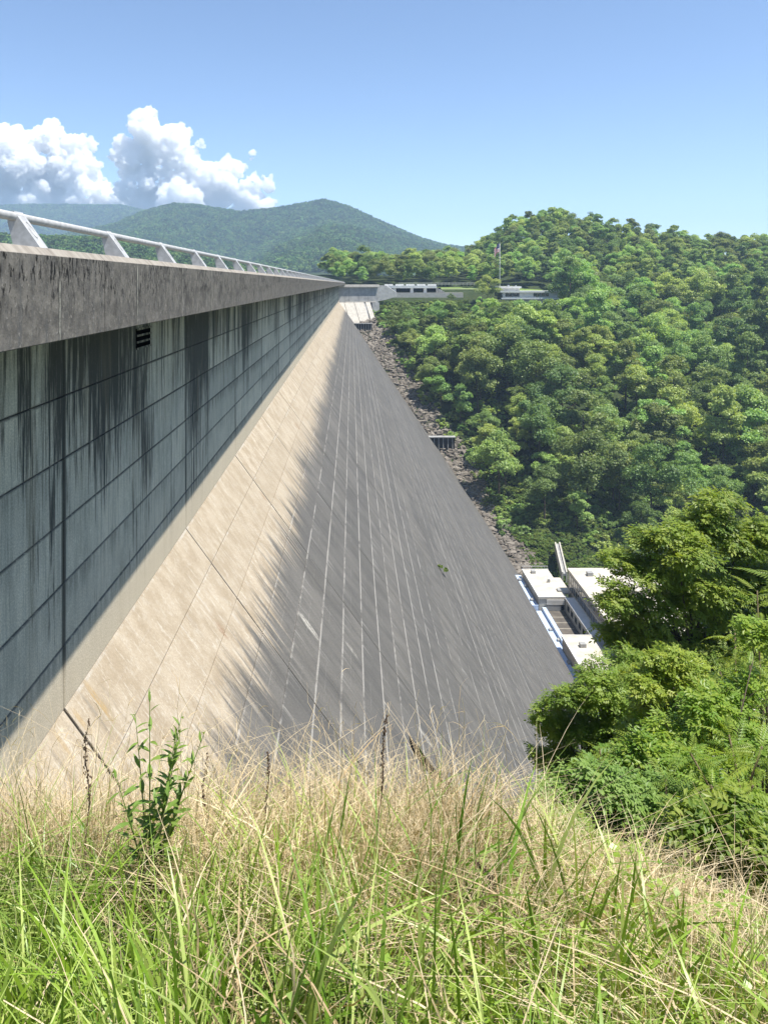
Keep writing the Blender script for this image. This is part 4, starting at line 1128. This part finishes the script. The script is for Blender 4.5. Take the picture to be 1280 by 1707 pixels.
def sumac(label, tips, y, seed, size=1.0):
    rr = np.random.default_rng(seed); bx = P(np.mean([t[0] for t in tips]), 1500, y)[0]; bz = float(H(bx, y))
    root = tag(empty('sumac_shrub', (bx, y, bz)), label, 'shrub', 'sumac shrubs at the right')
    for (u, v, dy) in tips:
        p = Vector(P(u, v, y+dy)) - root.location
        mb = MB(); mid = Vector((p.x*.6+rr.normal()*.1, p.y*.5, p.z*.6)); mb.tube([(rr.normal()*.1, rr.normal()*.1, -.1), mid, p], [.013*size, .011*size, .008*size], 7)
        mb.build('stem', M['stem'], root, True)
        n = rr.integers(13, 18)
        for k in range(n):
            t = k/n; an = k*2.4+rr.normal()*.25
            q = p.lerp(mid, .42*(1-t)**1.3)
            el = .95*t**1.6 - .12 + rr.normal()*.12
            s = size*rr.uniform(.5, 1.0)*(1-.35*t)
            obj('leaf', feathers[rr.integers(4)], None, root, tuple(q), (rr.normal()*.45, -el+rr.normal()*.22, an+rr.normal()*.3), (s, s*rr.uniform(.7, 1.0), s*rr.uniform(.7, 2.0)))
    return root
sumac('sumac with long feathered leaves rising at the right edge beside the large tree', [(1262, 985, 0), (1225, 1050, .5), (1290, 1070, .3), (1300, 930, .8), (1250, 1110, -.3), (1200, 1120, .2), (1285, 1140, -.2)], 9.5, 81, 1.15)
sumac('nearest sumac with bright feathered leaves over the shaded bush', [(1150, 1255, 0), (1215, 1225, .2), (1270, 1245, -.2), (1185, 1310, -.3), (1255, 1310, -.4), (1110, 1300, .2), (1230, 1370, -.6), (1150, 1370, -.5)], 6.2, 82, .95)
sumac('yellowish sumac behind the nearest one, left of the right edge', [(1060, 1235, 0), (1120, 1205, .4), (1180, 1170, .6), (1035, 1290, -.2), (1240, 1175, .4), (1090, 1265, -.3), (1000, 1250, .5)], 7.6, 83, .95)

# thicket that clothes the near bank below the trees
nbush = [near_crown('thicket_bush', [(0, 0, .6, 1.0, .8), (.5, .3, .9, .7, .6), (-.5, -.2, .8, .7, .6)], .11, 60, 340+k) for k in range(3)]
for b in nbush: b.materials.append(M['leafN'])
rb_ = np.random.default_rng(345); ny_b = rb_.uniform(6.5, 75, 900)**1.0; nx_b = ny_b*rb_.uniform(.27, .85, 900) + rb_.uniform(0, 3, 900)
nz_b = H(nx_b, ny_b)-.15
scatter('bank_thicket', nbush, np.stack([nx_b, ny_b, nz_b], 1), rb_.uniform(0, 6.28, 900), np.clip(ny_b*.035, .3, 1.5)*rb_.uniform(.7, 1.2, 900), 1.0,
        'leafy thicket clothing the near bank under the trees at right', 'thicket')

# tuft growing out of a joint in the dam's face
fp_ = face_pt(31.0, 87.0, .05)
def face_tuft(u, v):
    dx, dv = u-U0, v-V0; q = (BRK + SL*(-WX)*-1); 
    qq = 21.58/(dv-SL*dx); return np.array((dx*qq, F*qq, -dv*qq))
ft = face_tuft(737, 955)
tag(obj('weed_tuft', crown('weed_tuft', .9, .9, 9, 50, .22, 90, 'round'), M['leafV'], None, tuple(ft)), 'single green tuft rooted in a joint of the dam face', 'weed')

# ------------------------------------------------------------------ foreground grass
def blades(n, xr, yr, hr, wr, lean, seed, mask=None, S=5, tonep=1.0, kink=0.0):
    rr = np.random.default_rng(seed)
    x = rr.uniform(*xr, n); y = rr.uniform(*yr, n)
    if mask is not None:
        k = rr.random(n) < mask(x, y); x = x[k]; y = y[k]; n = len(x)
    z = H(x, y)-.01; h = rr.uniform(*hr, n)*rr.uniform(.7, 1.1, n)*(.75+.6*vnoise(x*1.6, y*1.6, seed)); w = rr.uniform(*wr, n)
    h = h*(1-.5*sstep(.75, 1.3, x)*sstep(1.9, 2.6, y))
    cl = vnoise(x*2.3, y*2.3, seed+3)*7
    an = rr.uniform(0, 2*np.pi, n)*.55 + cl; cv = lean*rr.uniform(.15, 1.0, n)**1.4*(1+.5*rr.random(n))
    ld = np.stack([np.cos(an), np.sin(an), 0*an], 1)
    fa = rr.uniform(0, np.pi, n); sd = np.stack([np.cos(fa), np.sin(fa), .2*np.sin(3*fa)], 1)
    t = np.linspace(0, 1, S+1)
    base = np.stack([x, y, z], 1)
    V_ = np.empty((n, S+1, 2, 3))
    for i, tt in enumerate(t):
        kk = kink*np.sin(7*tt+an*3)*tt*.06
        c = base + ld*(h*(cv*tt**1.9+.10*cv*tt+kk))[:, None] + np.array((0, 0, 1))*(h*(tt-.42*np.minimum(cv, 1.5)*tt**2.6))[:, None]
        ww = (w*(.55+.45*min(1, tt*4))*(1-tt**2.2)+.0006)[:, None]*.5
        V_[:, i, 0] = c-sd*ww; V_[:, i, 1] = c+sd*ww
    ii = np.arange(n*(S+1)*2).reshape(n, S+1, 2)
    q = np.stack([ii[:, :-1, 0], ii[:, :-1, 1], ii[:, 1:, 1], ii[:, 1:, 0]], -1).reshape(-1, 4)
    tone = np.repeat(rr.random(n)**tonep, (S+1)*2)
    return V_.reshape(-1, 3), q, tone
def join_blades(name, parts, mat, label, cat):
    V_, Q_, T_ = [], [], []; n = 0
    for v, q, t in parts: V_.append(v); Q_.append(q+n); T_.append(t); n += len(v)
    o = obj(name, mk_mesh(name, np.concatenate(V_), [np.concatenate(Q_)], True, np.concatenate(T_)), mat)
    return tag(o, label, cat, kind='stuff')
gm = lambda x, y: np.where(vnoise(x*6, y*6, 71) + .35*vnoise(x*15, y*15, 72) > .52, 1.0, .22)*np.clip(1.15 - sstep(1.9, 3.2, y + .25*fbm(x*1.5, y*1.5, 40)*2 + .22*x)*.95, .12, 1)
sm = lambda x, y: np.clip(.05 + sstep(2.1, 3.1, y + .9*fbm(x*1.1, y*1.1, 44) + .42*x), 0, 1)
XR = (-4.2, 4.0)
green = [blades(46000, XR, (.9, 4.0), (.20, .46), (.003, .008), 1.2, 31, gm, 5, 1.6),
         blades(9500, XR, (.9, 3.3), (.30, .54), (.007, .017), .8, 32, gm, 6, 2.2),
         blades(14000, XR, (.9, 4.6), (.07, .22), (.002, .006), 1.4, 33, None, 4, 1.2)]
join_blades('green_grass', green, M['grass'], 'long green grass filling the foreground bank', 'grass')
dry = [blades(9000, XR, (1.4, 4.2), (.22, .42), (.0018, .004), 2.6, 39, sm, 7, .8, 4.0),
       blades(1800, (-.6, 2.6), (1.3, 3.4), (.25, .5), (.004, .008), 1.2, 45, None, 7, 2.0, 3.0),
       blades(21000, XR, (1.6, 4.2), (.26, .50), (.0016, .0034), 1.1, 35, sm, 6, 1.0, 1.5),
       blades(5000, XR, (2.4, 4.1), (.36, .62), (.0016, .0032), .7, 36, sm, 7, .8, 2.2),
       blades(18000, XR, (1.2, 4.4), (.08, .30), (.0016, .0042), 2.0, 37, sm, 5, 1.0, 1.5)]
# tall stems with drooping wiry heads that stand up against the dam
rr = np.random.default_rng(38)
TV, TQ, TT = [], [], []; tn_ = 0
for _ in range(230):
    x = rr.uniform(-2.3, 1.7); y = rr.uniform(2.7, 3.7); z = float(H(x, y)); h = rr.uniform(.40, .86)
    if x > .75: h *= .5
    an = rr.uniform(0, 6.28); ln = rr.uniform(.05, .35)
    base = np.array((x, y, z)); d = np.array((math.cos(an), math.sin(an), 0))
    def strand(p0, dirv, L, w0, droop, seg=6):
        global tn_
        t = np.linspace(0, 1, seg+1)[:, None]
        jit = rr.normal(size=(seg+1, 3))*L*.016; jit[0] = 0
        c = p0 + dirv*L*t - np.array((0, 0, droop*L))*t**2 + jit*np.minimum(1, t*3)
        s = unit(np.cross(dirv, rr.normal(size=3))); ww = (w0*(1-.75*t))*.5
        v = np.stack([c-s*ww, c+s*ww], 1).reshape(-1, 3); ii = np.arange((seg+1)*2).reshape(seg+1, 2)+tn_
        TV.append(v); TQ.append(np.stack([ii[:-1, 0], ii[:-1, 1], ii[1:, 1], ii[1:, 0]], -1)); TT.append(np.full(len(v), rr.random())); tn_ += len(v)
        return c
    c = strand(base, unit(np.array((0, 0, 1.0))+d*ln), h, .0042, .04+ln*.3, 9)
    for q in range(rr.integers(3, 9)):
        k_ = rr.integers(4, 10); e = unit(rr.normal(size=3)*.7+np.array((0, 0, .8))+d*.5)
        strand(c[k_], e, h*rr.uniform(.06, .17), .0026, .5, 4)
dry.append((np.concatenate(TV), np.concatenate(TQ), np.concatenate(TT)))
join_blades('dry_grass', dry, M['straw'], 'straw-coloured dry grass along the edge of the bank', 'grass')
# clover-like leaves between the blades
n = 7000; x = rr.uniform(-3, 3, n); y = rr.uniform(1.0, 3.3, n); kp = vnoise(x*1.2, y*1.2, 77) > .42; x, y = x[kp], y[kp]
v, f, tn = leaf_cards(np.stack([x, y, H(x, y)+rr.uniform(.03, .22, len(x))], 1), np.tile((0, 0, 1.0), (len(x), 1)), rr.uniform(.018, .04, len(x)), .7, 1.2, rr)
tag(obj('ground_cover', mk_mesh('ground_cover', v, [f], False, tn*.3), M['grass']), 'small round leaves growing low between the grass blades', 'weeds', kind='stuff')

# green weed standing in the dry grass; every leaf a part
def lance(name, L, w):
    mb = MB(); v = []; q = []
    for i, (t, k) in enumerate(((0, .12), (.25, .8), (.5, 1.0), (.75, .65), (1.0, .03))):
        z = -.32*L*t*t
        v += [(L*t, -w*k*.5, z+.10*w*k), (L*t, 0, z), (L*t, w*k*.5, z+.10*w*k)]
    for i in range(4):
        a = i*3; q += [(a, a+3, a+4, a+1), (a+1, a+4, a+5, a+2)]
    mb.add(v, q); me = mb.mesh(name, True)
    a = me.attributes.new('tone', 'FLOAT', 'POINT'); a.data.foreach_set('value', np.linspace(0, .4, len(me.vertices)).astype(np.float32)); return me
lances = [lance('leaf', .085, .020), lance('leaf', .062, .015), lance('leaf', .045, .011)]
for l_ in lances: l_.materials.append(M['leafW'])
def weed(label, u, y, top_v, seed, stems):
    rr = np.random.default_rng(seed); bx = P(u, 0, y)[0]; bz = float(H(bx, y)); ht = P(u, top_v, y)[2]-bz
    root = tag(empty('weed_plant', (bx, y, bz)), label, 'weed')
    for s in range(stems):
        an = rr.uniform(0, 6.28); h = ht*(1 if s == 0 else rr.uniform(.55, .92)); ln = 0.02 if s == 0 else rr.uniform(.08, .24)
        c = [Vector((math.cos(an)*ln*t**1.3, math.sin(an)*ln*t**1.3*.6, h*t)) for t in np.linspace(0, 1, 7)]
        mb = MB(); mb.tube(c, [.0042*(1.1-t) for t in np.linspace(0, .9, 7)], 6); mb.build('stem', M['leafW'], root, True)
        nl2 = 16
        for k in range(nl2):
            t = .30+.70*(k+.5)/nl2; i0 = min(int(t*6), 5); p = c[i0].lerp(c[i0+1], t*6-i0); a2 = k*2.4+rr.normal()*.3
            obj('leaf', lances[0 if t < .65 else (1 if t < .85 else 2)], None, root, tuple(p), (rr.normal()*.3, -(.15+.7*t)+rr.normal()*.25, a2), (1, 1, 1))
weed('green weed with narrow leaves standing in front of the sunlit concrete', 250, 2.9, 1150, 91, 10)
weed('short leafy weed in the grass right of the centre', 930, 3.4, 1385, 92, 4)

# dead dark seed stalks
def stalk(label, u, y, top_v, seed, lean=0.0):
    rr = np.random.default_rng(seed); bx = P(u, 0, y)[0]; bz = float(H(bx, y)); h = P(u, top_v, y)[2]-bz
    root = tag(empty('dead_stalk', (bx, y, bz)), label, 'dead plant', 'dead seed stalks in the grass')
    c = [Vector((lean*t*t*h + .02*math.sin(4*t+seed)*t + .008*math.sin(11*t+seed*2), .015*math.sin(3*t+seed), h*t)) for t in np.linspace(0, 1, 9)]
    mb = MB(); mb.tube(c, [.0035*(1.2-t) for t in np.linspace(0, 1, 9)], 6); mb.build('stem', M['deadstalk'], root, True)
    mb = MB()
    for k in range(120):
        t = rr.uniform(.5, 1.0); i0 = min(int(t*8), 7); p = c[i0].lerp(c[i0+1], t*8-i0) + Vector(rr.normal(size=3))*(.0055*(1.25-t)+.0015)
        s = rr.uniform(.0015, .0045); vv = iv[[0, 1, 2, 3, 4, 5, 11]]*0
        o6 = np.array([(1, 0, 0), (-1, 0, 0), (0, 1, 0), (0, -1, 0), (0, 0, 1.5), (0, 0, -1.5)])*s + np.array(p)
        mb.add(o6, [], [(0, 2, 4), (2, 1, 4), (1, 3, 4), (3, 0, 4), (2, 0, 5), (1, 2, 5), (3, 1, 5), (0, 3, 5)])
    mb.build('seed_head', M['deadstalk'], root)
stalk('dark dead seed stalk with curled tip left of the green weed', 140, 3.1, 1195, 1, .06)
stalk('thin dark dead stalk just right of the green weed', 347, 3.4, 1255, 2)
stalk('dark dead stalk against the edge of the tan concrete', 452, 3.3, 1252, 3, -.04)
stalk('tallest dark seed stalk, standing left of the black slot in the dam face', 634, 3.2, 1195, 4, .01)
stalk('short dark stalk among straw at the foot of the black slot', 735, 3.6, 1290, 5, .1)
stalk('dead brown stalk leaning in the straw right of centre', 830, 2.7, 1440, 6, -.25)

# ------------------------------------------------------------------ air
mb = MB(); mb.box(-6100, 6100, -700, 6500, -106, 560)
t = NT('haze'); t.n.remove(t.b)
pv = t.new('ShaderNodeVolumePrincipled'); pv.inputs['Color'].default_value = (.55, .74, 1.0, 1); pv.inputs['Density'].default_value = 1.3e-4
pv.inputs['Anisotropy'].default_value = 0.0
t.l.new(pv.outputs[0], t.out.inputs['Volume'])
hz = mb.build('haze', t.m); tag(hz, 'thin blue summer haze over the valley', 'haze', kind='stuff')
